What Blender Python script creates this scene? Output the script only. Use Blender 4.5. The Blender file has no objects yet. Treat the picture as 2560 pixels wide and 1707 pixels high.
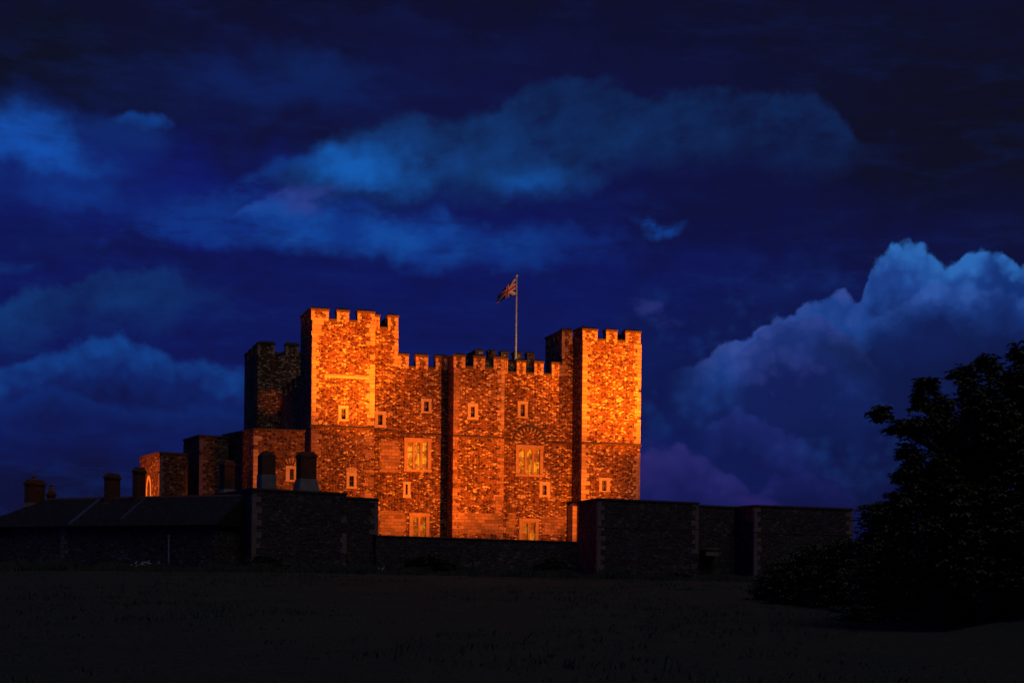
import bpy, bmesh, math, random
from mathutils import Vector, Matrix

# ------------------------------------------------------------------ camera
SC = bpy.context.scene
COL = SC.collection
F, CX, YH, ROLL = 4000.0, 1280.0, 1480.0, math.radians(0.6)   # focal length and horizon in photo pixels (2560 wide)
CR, SR = math.cos(ROLL), math.sin(ROLL)

def ray(px, py):
    a, b = (px - CX) / F, (YH - py) / F
    return a * CR - b * SR, a * SR + b * CR          # direction (u, 1, v); the camera stands at the origin

cam_d = bpy.data.cameras.new('camera')
cam = bpy.data.objects.new('camera', cam_d)
COL.objects.link(cam)
cam_d.sensor_fit = 'HORIZONTAL'
cam_d.sensor_width = 36.0
cam_d.lens = 36.0 * F / 2560.0
cam_d.shift_y = (YH - 853.5) / 2560.0
cam_d.clip_start = 0.5
cam_d.clip_end = 9000.0
cam.matrix_world = Matrix(((CR, -SR, 0, 0), (0, 0, -1, 0), (SR, CR, 0, 0), (0, 0, 0, 1)))
SC.camera = cam
SC.view_settings.view_transform = 'Standard'
SC.view_settings.look = 'None'
SC.view_settings.exposure = 0.0
SC.view_settings.gamma = 1.0
SC.view_settings.use_curve_mapping = False

def lin(*c):
    return tuple((x / 255 / 12.92) if x <= 10 else ((x / 255 + 0.055) / 1.055) ** 2.4 for x in c)

# ------------------------------------------------------------------ small node-building helper
class NT:
    def __init__(self, tree):
        self.t = tree; self.l = tree.links
    def node(self, kind, **kw):
        n = self.t.nodes.new(kind)
        for k, v in kw.items(): setattr(n, k, v)
        return n
    def put(self, sock, v):
        if isinstance(v, bpy.types.NodeSocket): self.l.new(v, sock)
        elif v is not None:
            if hasattr(sock.default_value, '__len__') and not hasattr(v, '__len__'): v = (v,) * len(sock.default_value)
            if hasattr(sock.default_value, '__len__') and len(sock.default_value) == 4 and len(v) == 3: v = tuple(v) + (1,)
            sock.default_value = v
    def m(self, op, a, b=None, c=None, clamp=False):
        n = self.node('ShaderNodeMath', operation=op, use_clamp=clamp)
        for s, v in zip(n.inputs, (a, b, c)): self.put(s, v)
        return n.outputs[0]
    def vm(self, op, a, b=None, scale=None):
        n = self.node('ShaderNodeVectorMath', operation=op)
        self.put(n.inputs[0], a); self.put(n.inputs[1], b)
        if scale is not None: self.put(n.inputs['Scale'], scale)
        return n.outputs['Value'] if op in ('LENGTH', 'DOT_PRODUCT', 'DISTANCE') else n.outputs[0]
    def xyz(self, x, y, z):
        n = self.node('ShaderNodeCombineXYZ')
        for s, v in zip(n.inputs, (x, y, z)): self.put(s, v)
        return n.outputs[0]
    def sep(self, v):
        n = self.node('ShaderNodeSeparateXYZ'); self.put(n.inputs[0], v); return n.outputs
    def step(self, x, a, b, lo=0.0, hi=1.0, mode='SMOOTHSTEP'):
        n = self.node('ShaderNodeMapRange', interpolation_type=mode, clamp=True)
        for s, v in zip(n.inputs, (x, a, b, lo, hi)): self.put(s, v)
        return n.outputs[0]
    def noise(self, vec, scale, detail=4, rough=0.5, lac=2.0, dist=0.0, color=False, dim='3D'):
        n = self.node('ShaderNodeTexNoise', noise_dimensions=dim)
        self.put(n.inputs['Vector'], vec); n.inputs['Scale'].default_value = scale
        n.inputs['Detail'].default_value = detail; n.inputs['Roughness'].default_value = rough
        n.inputs['Lacunarity'].default_value = lac; n.inputs['Distortion'].default_value = dist
        return n.outputs['Color'] if color else n.outputs[0]
    def vor(self, vec, scale, feature='F1', rnd=1.0, smooth=None):
        n = self.node('ShaderNodeTexVoronoi', feature=feature)
        self.put(n.inputs['Vector'], vec); n.inputs['Scale'].default_value = scale
        n.inputs['Randomness'].default_value = rnd
        if smooth is not None: n.inputs['Smoothness'].default_value = smooth
        return n.outputs
    def mix(self, f, a, b, mode='MIX'):
        n = self.node('ShaderNodeMix', data_type='RGBA', blend_type=mode)
        self.put(n.inputs['Factor'], f); self.put(n.inputs['A'], a); self.put(n.inputs['B'], b)
        return n.outputs['Result']
    def ramp(self, f, pts, mode='LINEAR'):
        n = self.node('ShaderNodeValToRGB'); n.color_ramp.interpolation = mode
        e = n.color_ramp.elements
        while len(e) < len(pts): e.new(0.5)
        for x, (p, c) in zip(e, pts):
            x.position = p
            x.color = (c, c, c, 1) if not hasattr(c, '__len__') else tuple(c[:3]) + (1,)
        self.put(n.inputs[0], f); return n.outputs[0]
    def curve(self, x, pts):
        """y(x) through the points (0..1 both ways)"""
        n = self.node('ShaderNodeFloatCurve')
        c = n.mapping.curves[0]
        while len(c.points) < len(pts): c.points.new(0.5, 0.5)
        for p, (a, b) in zip(c.points, sorted(pts)): p.location = (a, b); p.handle_type = 'AUTO_CLAMPED'
        n.mapping.use_clip = False; n.mapping.extend = 'HORIZONTAL'; n.mapping.update()
        self.put(n.inputs['Value'], x); return n.outputs[0]

# ------------------------------------------------------------------ night sky with lit clouds (azimuth / elevation in degrees)
AZ0, AZ1, EL0, EL1 = -24.0, 24.0, 0.0, 24.0
def azel(px, py):
    u, v = ray(px, py)
    return math.degrees(math.atan2(u, 1)), math.degrees(math.atan2(v, math.hypot(u, 1)))
def nrm(px, py):
    a, e = azel(px, py)
    return (a - AZ0) / (AZ1 - AZ0), (e - EL0) / (EL1 - EL0)

def build_world():
    w = bpy.data.worlds.new('World'); SC.world = w; w.use_nodes = True
    w.cycles.sampling_method = 'MANUAL'; w.cycles.sample_map_resolution = 128
    n = NT(w.node_tree); w.node_tree.nodes.clear()
    d = n.node('ShaderNodeTexCoord').outputs['Generated']
    x, y, z = n.sep(d)[:]
    az = n.m('MULTIPLY', n.m('ARCTAN2', x, y), 57.29578)
    el = n.m('MULTIPLY', n.m('ARCSINE', z), 57.29578)
    p = n.xyz(az, el, 0.0)
    # domain warps: broad, billowing and streaky
    w1 = n.vm('SUBTRACT', n.noise(p, 0.45, 3, 0.55, color=True), (0.5, 0.5, 0.5))
    w2 = n.vm('SUBTRACT', n.noise(p, 1.7, 8, 0.61, color=True), (0.5, 0.5, 0.5))
    fine = n.noise(n.xyz(n.m('MULTIPLY', az, 0.5), n.m('ADD', el, n.m('MULTIPLY', az, -0.12)), 1.0), 1.15, 7, 0.56)
    broad = n.noise(n.vm('ADD', p, (31.0, 7.0, 0)), 0.42, 5, 0.55)
    pb = n.vm('ADD', p, n.vm('SCALE', w2, scale=0.55))
    lump = n.vor(pb, 0.85, 'SMOOTH_F1', 1.0, 0.35)[0]
    lump2 = n.vor(n.vm('ADD', pb, (5.1, 3.3, 0)), 2.1, 'SMOOTH_F1', 1.0, 0.3)[0]
    billow = n.m('ADD', n.m('MULTIPLY', lump, 0.55), n.m('MULTIPLY', lump2, 0.45))      # 0 = centre of a puff
    streak = n.noise(n.xyz(n.m('MULTIPLY', az, 0.28), n.m('ADD', el, n.m('MULTIPLY', az, 0.03)), 3.0), 1.5, 7, 0.62)

    def warp(kb, kf, kx=1.0):
        q = n.vm('ADD', n.vm('SCALE', w1, scale=kb), n.vm('SCALE', w2, scale=kf))
        qx, qy, _ = n.sep(q)[:]
        return n.m('ADD', az, n.m('MULTIPLY', qx, kx)), n.m('ADD', el, qy)
    def un(a): return n.m('DIVIDE', n.m('SUBTRACT', a, AZ0), AZ1 - AZ0)
    def line(a, pts):
        q = [nrm(*t) for t in pts]
        return n.m('ADD', n.m('MULTIPLY', n.curve(un(a), q), EL1 - EL0), EL0)
    def blob(a, e, px, py, rx, ry, rot=0.0, soft=1.0):
        """soft elliptical patch, radii in photo pixels"""
        ca, ce = azel(px, py); k = 0.01432
        dx, dy = n.m('SUBTRACT', a, ca), n.m('SUBTRACT', e, ce)
        c, s = math.cos(math.radians(rot)), math.sin(math.radians(rot))
        ex = n.m('DIVIDE', n.m('ADD', n.m('MULTIPLY', dx, c), n.m('MULTIPLY', dy, s)), rx * k)
        ey = n.m('DIVIDE', n.m('SUBTRACT', n.m('MULTIPLY', dy, c), n.m('MULTIPLY', dx, s)), ry * k)
        r = n.m('SQRT', n.m('ADD', n.m('MULTIPLY', ex, ex), n.m('MULTIPLY', ey, ey)))
        return n.step(r, 1.0 + 0.35 * soft, 1.0 - soft)
    aw, ew = warp(1.1, 0.8, 0.55)         # cumulus edges
    as_, es = warp(2.2, 0.6, 1.6)    # loose, streaky cloud
    ab, eb = warp(4.5, 0.8)          # the broad tone of the clear sky

    # clear-sky tone: night blue, blacker overhead and towards the upper right
    sky = n.ramp(n.m('DIVIDE', eb, 26.0), [(0.0, lin(15, 18, 52)), (0.20, lin(16, 24, 84)), (0.48, lin(15, 22, 88)), (0.66, lin(16, 19, 62)),
                                           (0.80, lin(15, 15, 40)), (1.0, lin(15, 15, 32))], 'EASE')
    sky = n.mix(n.m('MULTIPLY', blob(ab, eb, 2500, 330, 860, 440, soft=0.9), 0.95), sky, lin(15, 15, 29))
    sky = n.mix(n.m('MULTIPLY', blob(ab, eb, 60, 150, 460, 190, soft=0.9), 0.85), sky, lin(14, 16, 28))
    sky = n.mix(n.m('MULTIPLY', blob(ab, eb, 500, 510, 420, 120, soft=1.0), 0.7), sky, lin(16, 27, 110))
    sky = n.mix(n.m('MULTIPLY', blob(ab, eb, 100, 1250, 420, 150, soft=1.0), 0.8), sky, lin(15, 16, 44))
    sky = n.mix(n.m('MULTIPLY', blob(ab, eb, 2250, 1130, 330, 230, soft=1.0), 0.75), sky, lin(15, 17, 46))
    sky = n.mix(n.m('MULTIPLY', blob(ab, eb, 800, 335, 300, 60, -12, soft=1.0), 0.7), sky, lin(15, 17, 50))
    sky = n.mix(n.m('MULTIPLY', blob(ab, eb, 1750, 530, 420, 110, 4, soft=1.0), 0.7), sky, lin(15, 17, 54))
    sky = n.mix(n.m('MULTIPLY', blob(ab, eb, 350, 640, 420, 40, 0, soft=1.0), 0.5), sky, lin(15, 18, 62))
    sky = n.mix(n.m('MULTIPLY', n.step(streak, 0.46, 0.72), n.step(el, 7.0, 14.0, 0.28, 0.12)), sky, lin(16, 46, 118))
    sky = n.mix(n.m('MULTIPLY', n.step(streak, 0.50, 0.30), 0.35), sky, lin(14, 17, 56))

    def over(mask, col, k=1.0):
        nonlocal sky
        sky = n.mix(n.m('MULTIPLY', mask, k, clamp=True), sky, col)
    tone = lambda v, c0, c1: n.mix(v, c0, c1)

    # faint upper bands
    up = n.m('MULTIPLY', blob(as_, es, 640, 215, 420, 70, 3, 1.0), n.step(streak, 0.3, 0.62, 0.35, 1.0))
    over(up, lin(15, 34, 92), 0.85)
    over(blob(as_, es, 780, 160, 120, 48, -15, 1.0), lin(15, 36, 92), 0.75)
    over(blob(as_, es, 1210, 155, 130, 34, 12, 1.0), lin(15, 22, 62), 0.6)
    over(blob(as_, es, 1000, 80, 330, 26, -8, 1.0), lin(16, 20, 62), 0.6)

    # left bright bank
    over(blob(as_, es, 110, 400, 330, 135, -12, 0.9), tone(n.step(n.m('ADD', blob(as_, es, 70, 335, 200, 80, -15, 1.0), n.m('MULTIPLY', fine, 0.6)), 0.2, 1.3), lin(16, 38, 112), lin(20, 78, 172)),
         n.step(streak, 0.25, 0.6, 0.55, 1.0))
    over(blob(as_, es, 375, 310, 60, 28, 0, 0.9), lin(17, 62, 140), 0.8)
    over(blob(as_, es, 330, 350, 110, 45, -10, 1.0), lin(16, 48, 118), 0.6)
    over(blob(as_, es, 170, 490, 120, 40, 0, 1.0), lin(16, 56, 140), 0.6)

    # the long central cloud
    t1 = line(aw, [(560, 470), (610, 448), (700, 412), (790, 352), (880, 312), (960, 292), (1040, 278), (1120, 286), (1210, 268), (1290, 236), (1350, 190),
                   (1500, 182), (1560, 205), (1610, 246), (1720, 226), (1900, 218), (2040, 232), (2110, 290), (2160, 350), (2230, 420), (2300, 480)])
    b1 = line(aw, [(560, 452), (620, 452), (740, 500), (860, 522), (1000, 512), (1150, 500), (1330, 505), (1410, 498), (1480, 470), (1560, 420), (1700, 405),
                   (1850, 402), (1990, 440), (2090, 430), (2160, 380), (2230, 380)])
    m1 = n.m('MULTIPLY', n.step(n.m('SUBTRACT', t1, ew), -0.10, n.step(az, -9, 2, 0.8, 0.42)), n.step(n.m('SUBTRACT', ew, b1), -0.55, 0.9))
    k1 = n.m('ADD', n.m('ADD', n.m('MULTIPLY', blob(as_, es, 870, 430, 210, 75, -8, 1.0), 0.62), n.m('MULTIPLY', blob(as_, es, 1330, 478, 130, 50, 0, 1.0), 0.45)),
             n.m('ADD', n.m('MULTIPLY', blob(as_, es, 1080, 400, 560, 170, -4, 1.0), 0.32), n.m('ADD', n.m('MULTIPLY', n.m('SUBTRACT', n.m('MULTIPLY', n.m('ADD', broad, fine), 0.5), 0.5), 1.0), n.m('MULTIPLY', n.m('SUBTRACT', 0.42, billow), 0.18))))
    c1 = n.ramp(n.m('ADD', k1, 0.15), [(0.0, lin(15, 27, 68)), (0.25, lin(16, 41, 90)), (0.5, lin(18, 54, 114)), (0.8, lin(19, 74, 150)), (1.0, lin(21, 88, 174))])
    m1 = n.m('MULTIPLY', m1, n.step(fine, 0.22, n.step(az, -4, 10, 0.40, 0.58), 0.35, 1.0))
    over(m1, c1, n.step(az, 4, 13, 0.97, 0.82))
    over(n.m('MULTIPLY', blob(as_, es, 640, 462, 150, 34, 22, 1.0), n.step(fine, 0.34, 0.56)), lin(17, 56, 132), 0.8)
    # pinkish wisps under its left end
    wisp = n.m('MULTIPLY', blob(as_, es, 745, 515, 150, 32, 12, 1.0), n.step(fine, 0.42, 0.62, 0.1, 1.0))
    over(wisp, lin(48, 66, 146), 0.75)
    over(n.m('MULTIPLY', blob(as_, es, 640, 538, 60, 24, 10, 1.0), n.step(fine, 0.38, 0.6)), lin(36, 76, 160), 0.8)
    # low streaks below it
    st = n.m('MULTIPLY', blob(as_, es, 940, 592, 560, 66, -3, 0.75), n.step(streak, 0.28, 0.56, 0.5, 1.0))
    over(st, tone(n.step(fine, 0.35, 0.7), lin(16, 52, 132), lin(20, 72, 156)), 0.95)
    over(n.m('MULTIPLY', blob(as_, es, 470, 570, 240, 42, 8, 1.0), n.step(streak, 0.35, 0.65)), lin(16, 52, 134), 0.8)
    over(n.m('MULTIPLY', blob(as_, es, 1640, 552, 62, 24, -4, 1.0), n.step(fine, 0.36, 0.55)), lin(18, 66, 152), 0.85)
    over(n.m('MULTIPLY', blob(as_, es, 1560, 492, 60, 24, 0, 1.0), 0.5), lin(16, 34, 96), 0.8)
    over(n.m('MULTIPLY', blob(as_, es, 1360, 630, 300, 40, 4, 1.0), n.step(streak, 0.4, 0.62)), lin(16, 42, 118), 0.6)
    over(n.m('MULTIPLY', blob(as_, es, 2000, 690, 320, 60, 6, 1.0), n.step(streak, 0.42, 0.64)), lin(18, 36, 100), 0.55)

    # small bank left of the keep
    t2 = line(aw, [(-200, 740), (0, 742), (70, 712), (170, 706), (240, 682), (300, 670), (420, 676), (470, 712), (560, 738), (640, 790), (760, 840)])
    m2 = n.m('MULTIPLY', n.step(n.m('SUBTRACT', t2, ew), -0.06, 0.35), n.step(n.m('SUBTRACT', ew, line(aw, [(-200, 850), (60, 850), (200, 800), (400, 808), (520, 760), (640, 770), (760, 760)])), -0.7, 0.9))
    over(m2, tone(n.step(n.m('ADD', n.m('MULTIPLY', broad, 0.6), n.m('MULTIPLY', fine, 0.5)), 0.36, 0.70), lin(15, 32, 86), lin(17, 52, 114)), 0.95)
    over(n.m('MULTIPLY', blob(as_, es, 480, 730, 140, 60, -12, 1.0), n.step(fine, 0.4, 0.62)), lin(16, 38, 100), 0.55)
    over(n.m('MULTIPLY', blob(as_, es, 20, 650, 60, 24, 0, 1.0), n.step(fine, 0.4, 0.6)), lin(16, 48, 116), 0.6)

    # low cumulus on the left
    t3 = line(aw, [(-300, 900), (-60, 915), (40, 888), (130, 872), (200, 846), (290, 828), (340, 850), (385, 856), (430, 884), (540, 892), (640, 905), (720, 960), (820, 1120), (900, 1400)])
    dep3 = n.m('SUBTRACT', t3, ew)
    m3 = n.m('MULTIPLY', n.step(dep3, -0.06, 0.35), n.step(el, 3.8, 7.4))
    k3 = n.m('ADD', n.step(dep3, 0.0, 2.6, 0.62, 0.0), n.m('SUBTRACT', n.m('MULTIPLY', broad, 0.7), n.m('MULTIPLY', billow, 0.55)))
    over(m3, n.ramp(k3, [(0.0, lin(15, 22, 72)), (0.4, lin(16, 34, 98)), (0.75, lin(18, 58, 130)), (1.0, lin(20, 72, 150))]), 0.94)
    t3b = line(aw, [(-300, 1000), (20, 985), (140, 965), (230, 985), (300, 1000), (400, 1015), (520, 1000), (620, 1020), (740, 1200), (800, 1400)])
    dep3b = n.m('SUBTRACT', t3b, ew)
    over(n.m('MULTIPLY', n.step(dep3b, -0.05, 0.3), n.step(el, 4.2, 7.2)), tone(n.step(dep3b, 0.0, 1.3), lin(16, 44, 116), lin(15, 24, 78)), 0.6)

    # towering cumulus on the right: a diffuse body, then its lit ridges
    A = lambda px: azel(px, 800)[0]
    def window(l0, l1, r0=None, r1=None):
        k = n.step(aw, A(l0), A(l1))
        return k if r0 is None else n.m('MULTIPLY', k, n.step(aw, A(r1), A(r0)))
    puff = n.m('ADD', n.m('MULTIPLY', n.m('SUBTRACT', 0.44, billow), 1.5), n.m('MULTIPLY', n.m('SUBTRACT', broad, 0.5), 1.6))
    body = n.m('MAXIMUM', blob(aw, ew, 2060, 960, 470, 270, -14, 0.8), n.m('MULTIPLY', blob(aw, ew, 1700, 960, 200, 190, 0, 1.0), 0.8))
    body = n.m('MAXIMUM', body, n.m('MULTIPLY', blob(aw, ew, 1640, 830, 110, 130, 0, 1.0), 0.6))
    over(body, tone(n.step(n.m('ADD', puff, n.m('MULTIPLY', n.m('SUBTRACT', fine, .5), 1.2)), -0.32, 0.5), lin(15, 24, 72), lin(20, 48, 106)), 0.92)
    ah, eh = warp(0.5, 0.62, 0.5)
    def head(pts, win, c_edge, c_mid, c_low, reach=3.2, low=4.5, soft=0.22, k=0.95, rag=0.9, sh=0.55):
        dep = n.m('SUBTRACT', n.m('ADD', line(ah, pts), n.m('MULTIPLY', n.m('SUBTRACT', 0.42, billow), rag)), eh)
        mk = n.m('MULTIPLY', n.m('MULTIPLY', n.step(dep, -0.03, soft), n.step(dep, low, reach * 0.7)), win)
        q = n.m('SUBTRACT', n.m('DIVIDE', dep, reach), n.m('MULTIPLY', puff, sh))
        over(mk, n.mix(n.step(q, 0.28, 0.95), n.mix(n.step(q, -0.05, 0.42), c_edge, c_mid), c_low), k)
    head([(1500, 960), (1640, 905), (1700, 895), (1760, 885), (1800, 852), (1850, 836), (1900, 812), (1930, 795), (1960, 776), (1992, 758), (2010, 742), (2060, 730), (2085, 719), (2115, 720),
          (2140, 734), (2158, 722), (2168, 690), (2182, 650), (2210, 628), (2235, 612), (2270, 607), (2300, 612), (2330, 630), (2370, 648), (2400, 640), (2430, 625), (2470, 612), (2510, 628), (2540, 646), (2640, 650)],
         window(1640, 1880), n.mix(n.step(aw, A(2130), A(2230)), lin(54, 76, 152), lin(44, 104, 182)), n.mix(n.step(aw, A(2350), A(2560)), lin(30, 66, 142), lin(20, 50, 118)), lin(17, 32, 88), reach=3.6, low=6.0, rag=0.65)
    head([(1700, 1000), (1840, 880), (1900, 828), (1980, 786), (2055, 788), (2100, 822), (2160, 880), (2230, 950), (2330, 1040)], window(1780, 1900, 2110, 2230),
         lin(44, 62, 136), lin(26, 45, 110), lin(17, 32, 88), reach=2.6, low=4.4, soft=0.12, k=0.85, rag=0.6)
    head([(2100, 860), (2180, 780), (2240, 752), (2300, 716), (2370, 694), (2440, 706), (2500, 694), (2560, 730), (2660, 760)], window(2150, 2290, 2500, 2640),
         lin(46, 80, 158), lin(22, 48, 112), lin(16, 27, 74), reach=2.4, low=4.6, soft=0.3, k=0.7, rag=1.0)
    over(blob(aw, ew, 2130, 905, 110, 60, -25, 0.9), lin(15, 27, 70), 0.75)
    over(blob(aw, ew, 2400, 960, 190, 150, 0, 1.0), lin(15, 22, 62), 0.7)
    over(blob(aw, ew, 1960, 980, 120, 110, 20, 1.0), tone(n.step(puff, -0.2, 0.4), lin(20, 28, 86), lin(50, 48, 116)), 0.6)
    # lower heads by the horizon, some tinted purple
    head([(1700, 1100), (1790, 1040), (1830, 1004), (1870, 1012), (1920, 1040), (1990, 1080), (2080, 1140)], window(1740, 1810, 1950, 2080),
         lin(34, 50, 122), lin(27, 36, 102), lin(17, 24, 76), reach=2.2, low=3.6, soft=0.3, k=0.7)
    head([(1860, 1250), (1920, 1190), (1990, 1150), (2060, 1170), (2140, 1220), (2240, 1290)], window(1850, 1950, 2080, 2200), lin(34, 34, 100), lin(24, 26, 84), lin(16, 20, 64), reach=1.8, low=2.8, soft=0.5, k=0.6)
    head([(1480, 1140), (1600, 1126), (1640, 1112), (1690, 1108), (1750, 1120), (1800, 1160), (1880, 1210), (1980, 1260)], window(1520, 1600, 1780, 1960),
         lin(42, 42, 110), lin(32, 33, 97), lin(22, 23, 80), reach=2.4, low=3.4, soft=0.3, k=0.8, rag=0.7)
    over(n.m('MULTIPLY', blob(aw, ew, 1600, 1160, 100, 60, 0, 1.0), 1.0), lin(46, 37, 102), 0.4)
    over(n.m('MULTIPLY', blob(aw, ew, 1640, 778, 70, 22, -16, 0.9), n.step(fine, 0.36, 0.56)), lin(46, 52, 124), 0.6)
    over(blob(aw, ew, 1890, 1262, 60, 18, 0, 0.6), lin(38, 32, 98), 0.8)
    over(blob(aw, ew, 2330, 870, 110, 60, 0, 1.0), lin(18, 34, 96), 0.5)

    # overhead and behind the viewer the night is darker
    far = n.m('MAXIMUM', n.step(n.m('ABSOLUTE', az), 26, 70), n.step(el, 24, 50))
    sky = n.mix(far, sky, n.mix(n.step(az, 0, -60), lin(14, 17, 40), lin(16, 28, 84)))  # unseen sky at the left raised to tint left-facing walls blue
    below = n.step(el, -0.4, -3.0)
    sky = n.mix(below, sky, lin(10, 11, 14))
    bg = n.node('ShaderNodeBackground'); n.put(bg.inputs[0], sky); bg.inputs[1].default_value = 1.0
    o = n.node('ShaderNodeOutputWorld'); n.l.new(bg.outputs[0], o.inputs[0])
build_world()

# ------------------------------------------------------------------ lamps: sodium floodlights round the keep, and an added dim fill for dark walls and ground
SODIUM = (1.0, 0.155, 0.004)
def spot(name, loc, aim, power, angle, blend, color=SODIUM, radius=0.35):
    l = bpy.data.lights.new(name, 'SPOT'); l.energy = power; l.color = color
    l.spot_size = math.radians(angle); l.spot_blend = blend; l.shadow_soft_size = radius
    o = bpy.data.objects.new(name, l); COL.objects.link(o)
    o.location = loc
    o.rotation_euler = (Vector(aim) - Vector(loc)).to_track_quat('-Z', 'Y').to_euler()
    return o

sun_d = bpy.data.lights.new('fill_sun', 'SUN'); sun_d.energy = 0.21; sun_d.angle = math.radians(25); sun_d.color = (1.0, 0.88, 0.82)
sun = bpy.data.objects.new('fill_sun', sun_d); COL.objects.link(sun)
sun.rotation_euler = Vector((-0.35, 0.55, -1.0)).to_track_quat('-Z', 'Y').to_euler()

# ------------------------------------------------------------------ frames: a plan position and a heading; pixel -> point on one of its planes
class Frame:
    def __init__(s, px, depth, ang):
        u, _ = ray(px, 1300); s.o = (u * depth, depth); s.a = math.radians(ang)
        s.t = (math.cos(s.a), math.sin(s.a)); s.n = (-math.sin(s.a), math.cos(s.a))
    def K(s, px, py, yl=0.0):          # on the plane local y = yl: (x, z)
        u, v = ray(px, py)
        k = (yl + s.o[0] * s.n[0] + s.o[1] * s.n[1]) / (u * s.n[0] + s.n[1])
        return (k * u - s.o[0]) * s.t[0] + (k - s.o[1]) * s.t[1], k * v
    def S(s, px, py, xl=0.0):          # on the plane local x = xl: (y, z)
        u, v = ray(px, py)
        k = (xl + s.o[0] * s.t[0] + s.o[1] * s.t[1]) / (u * s.t[0] + s.t[1])
        return (k * u - s.o[0]) * s.n[0] + (k - s.o[1]) * s.n[1], k * v
    def W(s, x, y, z):
        return (s.o[0] + x * s.t[0] + y * s.n[0], s.o[1] + x * s.t[1] + y * s.n[1], z)

# ------------------------------------------------------------------ materials
def new_mat(name):
    m = bpy.data.materials.new(name); m.use_nodes = True
    m.node_tree.nodes.clear(); return m, NT(m.node_tree)
def finish(n, color, rough=0.9, bump=None, bstr=0.5, bdist=0.05, spec=0.25, metal=0.0, emis=None, estr=0.0):
    b = n.node('ShaderNodeBsdfPrincipled')
    n.put(b.inputs['Base Color'], color); n.put(b.inputs['Roughness'], rough)
    b.inputs['Specular IOR Level'].default_value = spec; b.inputs['Metallic'].default_value = metal
    if emis is not None: n.put(b.inputs['Emission Color'], emis); n.put(b.inputs['Emission Strength'], estr)
    if bump is not None:
        k = n.node('ShaderNodeBump'); k.inputs['Strength'].default_value = bstr; k.inputs['Distance'].default_value = bdist
        n.put(k.inputs['Height'], bump); n.l.new(k.outputs[0], b.inputs['Normal'])
    o = n.node('ShaderNodeOutputMaterial'); n.l.new(b.outputs[0], o.inputs[0])
def objco(n): return n.node('ShaderNodeTexCoord').outputs['Object']

def rubble(name, sx=3.8, sz=7.4, dark=(.020, .014, .012), mid=(.20, .112, .058), light=(.76, .70, .36), mortar=(.235, .14, .07), pd=0.30, pl=0.86, patch=0.34, joint=0.08, bstr=0.9):
    m, n = new_mat(name); c = objco(n)
    x, y, z = n.sep(c)[:]
    wob = n.vm('SCALE', n.vm('SUBTRACT', n.noise(c, 1.3, 3, color=True), (.5, .5, .5)), scale=0.35)
    q = n.vm('ADD', n.xyz(n.m('MULTIPLY', x, sx), n.m('MULTIPLY', y, sx), n.m('MULTIPLY', z, sz)), wob)
    v = n.vor(q, 1.0, 'F1', 0.9); e = n.vor(q, 1.0, 'DISTANCE_TO_EDGE', 0.9)[0]
    r, g, _ = n.sep(v['Color'])[:]
    big = n.noise(c, 0.16, 4, 0.6); med = n.noise(n.vm('ADD', c, (9.0, 4.0, 2.0)), 0.55, 4, 0.6)
    rr = n.m('ADD', r, n.m('ADD', n.m('MULTIPLY', n.m('SUBTRACT', big, .5), patch * 1.6), n.m('MULTIPLY', n.m('SUBTRACT', med, .5), patch)))
    stone = n.ramp(rr, [(0.0, dark), (pd, dark), (pd + .09, mid), (pl - .12, tuple(a * 1.25 for a in mid)), (pl, light), (1.0, light)])
    stone = n.mix(n.m('MULTIPLY', n.m('SUBTRACT', g, .2), .5), stone, tuple(a * b for a, b in zip(mid, (1.2, .8, .62))))
    grit = n.noise(c, 9.0, 3, 0.7)
    jm = n.step(e, joint * 1.7, joint * 0.5)
    col = n.mix(jm, stone, n.mix(n.step(big, .35, .65), tuple(a * .7 for a in mortar), mortar))
    col = n.mix(1.0, col, n.ramp(grit, [(.25, .62), (.75, 1.25)]), 'MULTIPLY')
    # run-off stains that darken some bands and drip downwards
    st = n.noise(n.xyz(n.m('MULTIPLY', x, 1.3), n.m('MULTIPLY', y, 1.3), n.m('MULTIPLY', z, 0.16)), 1.0, 4, 0.6)
    col = n.mix(n.m('MULTIPLY', n.step(st, .52, .72), .5), col, tuple(a * 1.4 for a in dark))
    h = n.m('ADD', n.m('MULTIPLY', n.step(e, 0.0, .28), n.m('ADD', n.m('MULTIPLY', g, .8), .3)), n.m('MULTIPLY', grit, .35))
    finish(n, col, .92, h, bstr, .09)
    return m

def blocks(name, base, var=0.45, w=0.75, h=0.36, mortar=None, joint=0.018, stain=0.5):
    """squared stone laid in courses"""
    m, n = new_mat(name); c = objco(n); x, y, z = n.sep(c)[:]
    b = n.node('ShaderNodeTexBrick'); n.put(b.inputs['Vector'], n.xyz(n.m('ADD', x, n.m('MULTIPLY', y, 0.93)), z, 0))
    for k, s in (('Scale', 1.0), ('Mortar Size', joint), ('Brick Width', w), ('Row Height', h), ('Mortar Smooth', .3), ('Bias', 0.0)): b.inputs[k].default_value = s
    b.inputs['Color1'].default_value = (1 - var, 1 - var, 1 - var, 1); b.inputs['Color2'].default_value = (1 + var * .5,) * 3 + (1,)
    b.inputs['Mortar'].default_value = (.45, .42, .4, 1)
    nz = n.noise(c, .9, 5, .65); gr = n.noise(c, 11, 3, .7)
    col = n.mix(1.0, base, b.outputs['Color'], 'MULTIPLY')
    col = n.mix(n.m('MULTIPLY', n.step(nz, .48, .72), stain), col, tuple(a * .4 for a in base))
    col = n.mix(1.0, col, n.ramp(gr, [(.25, .72), (.75, 1.2)]), 'MULTIPLY')
    finish(n, col, .9, n.m('SUBTRACT', n.m('MULTIPLY', gr, .4), b.outputs['Fac']), .6, .04)
    return m

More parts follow.
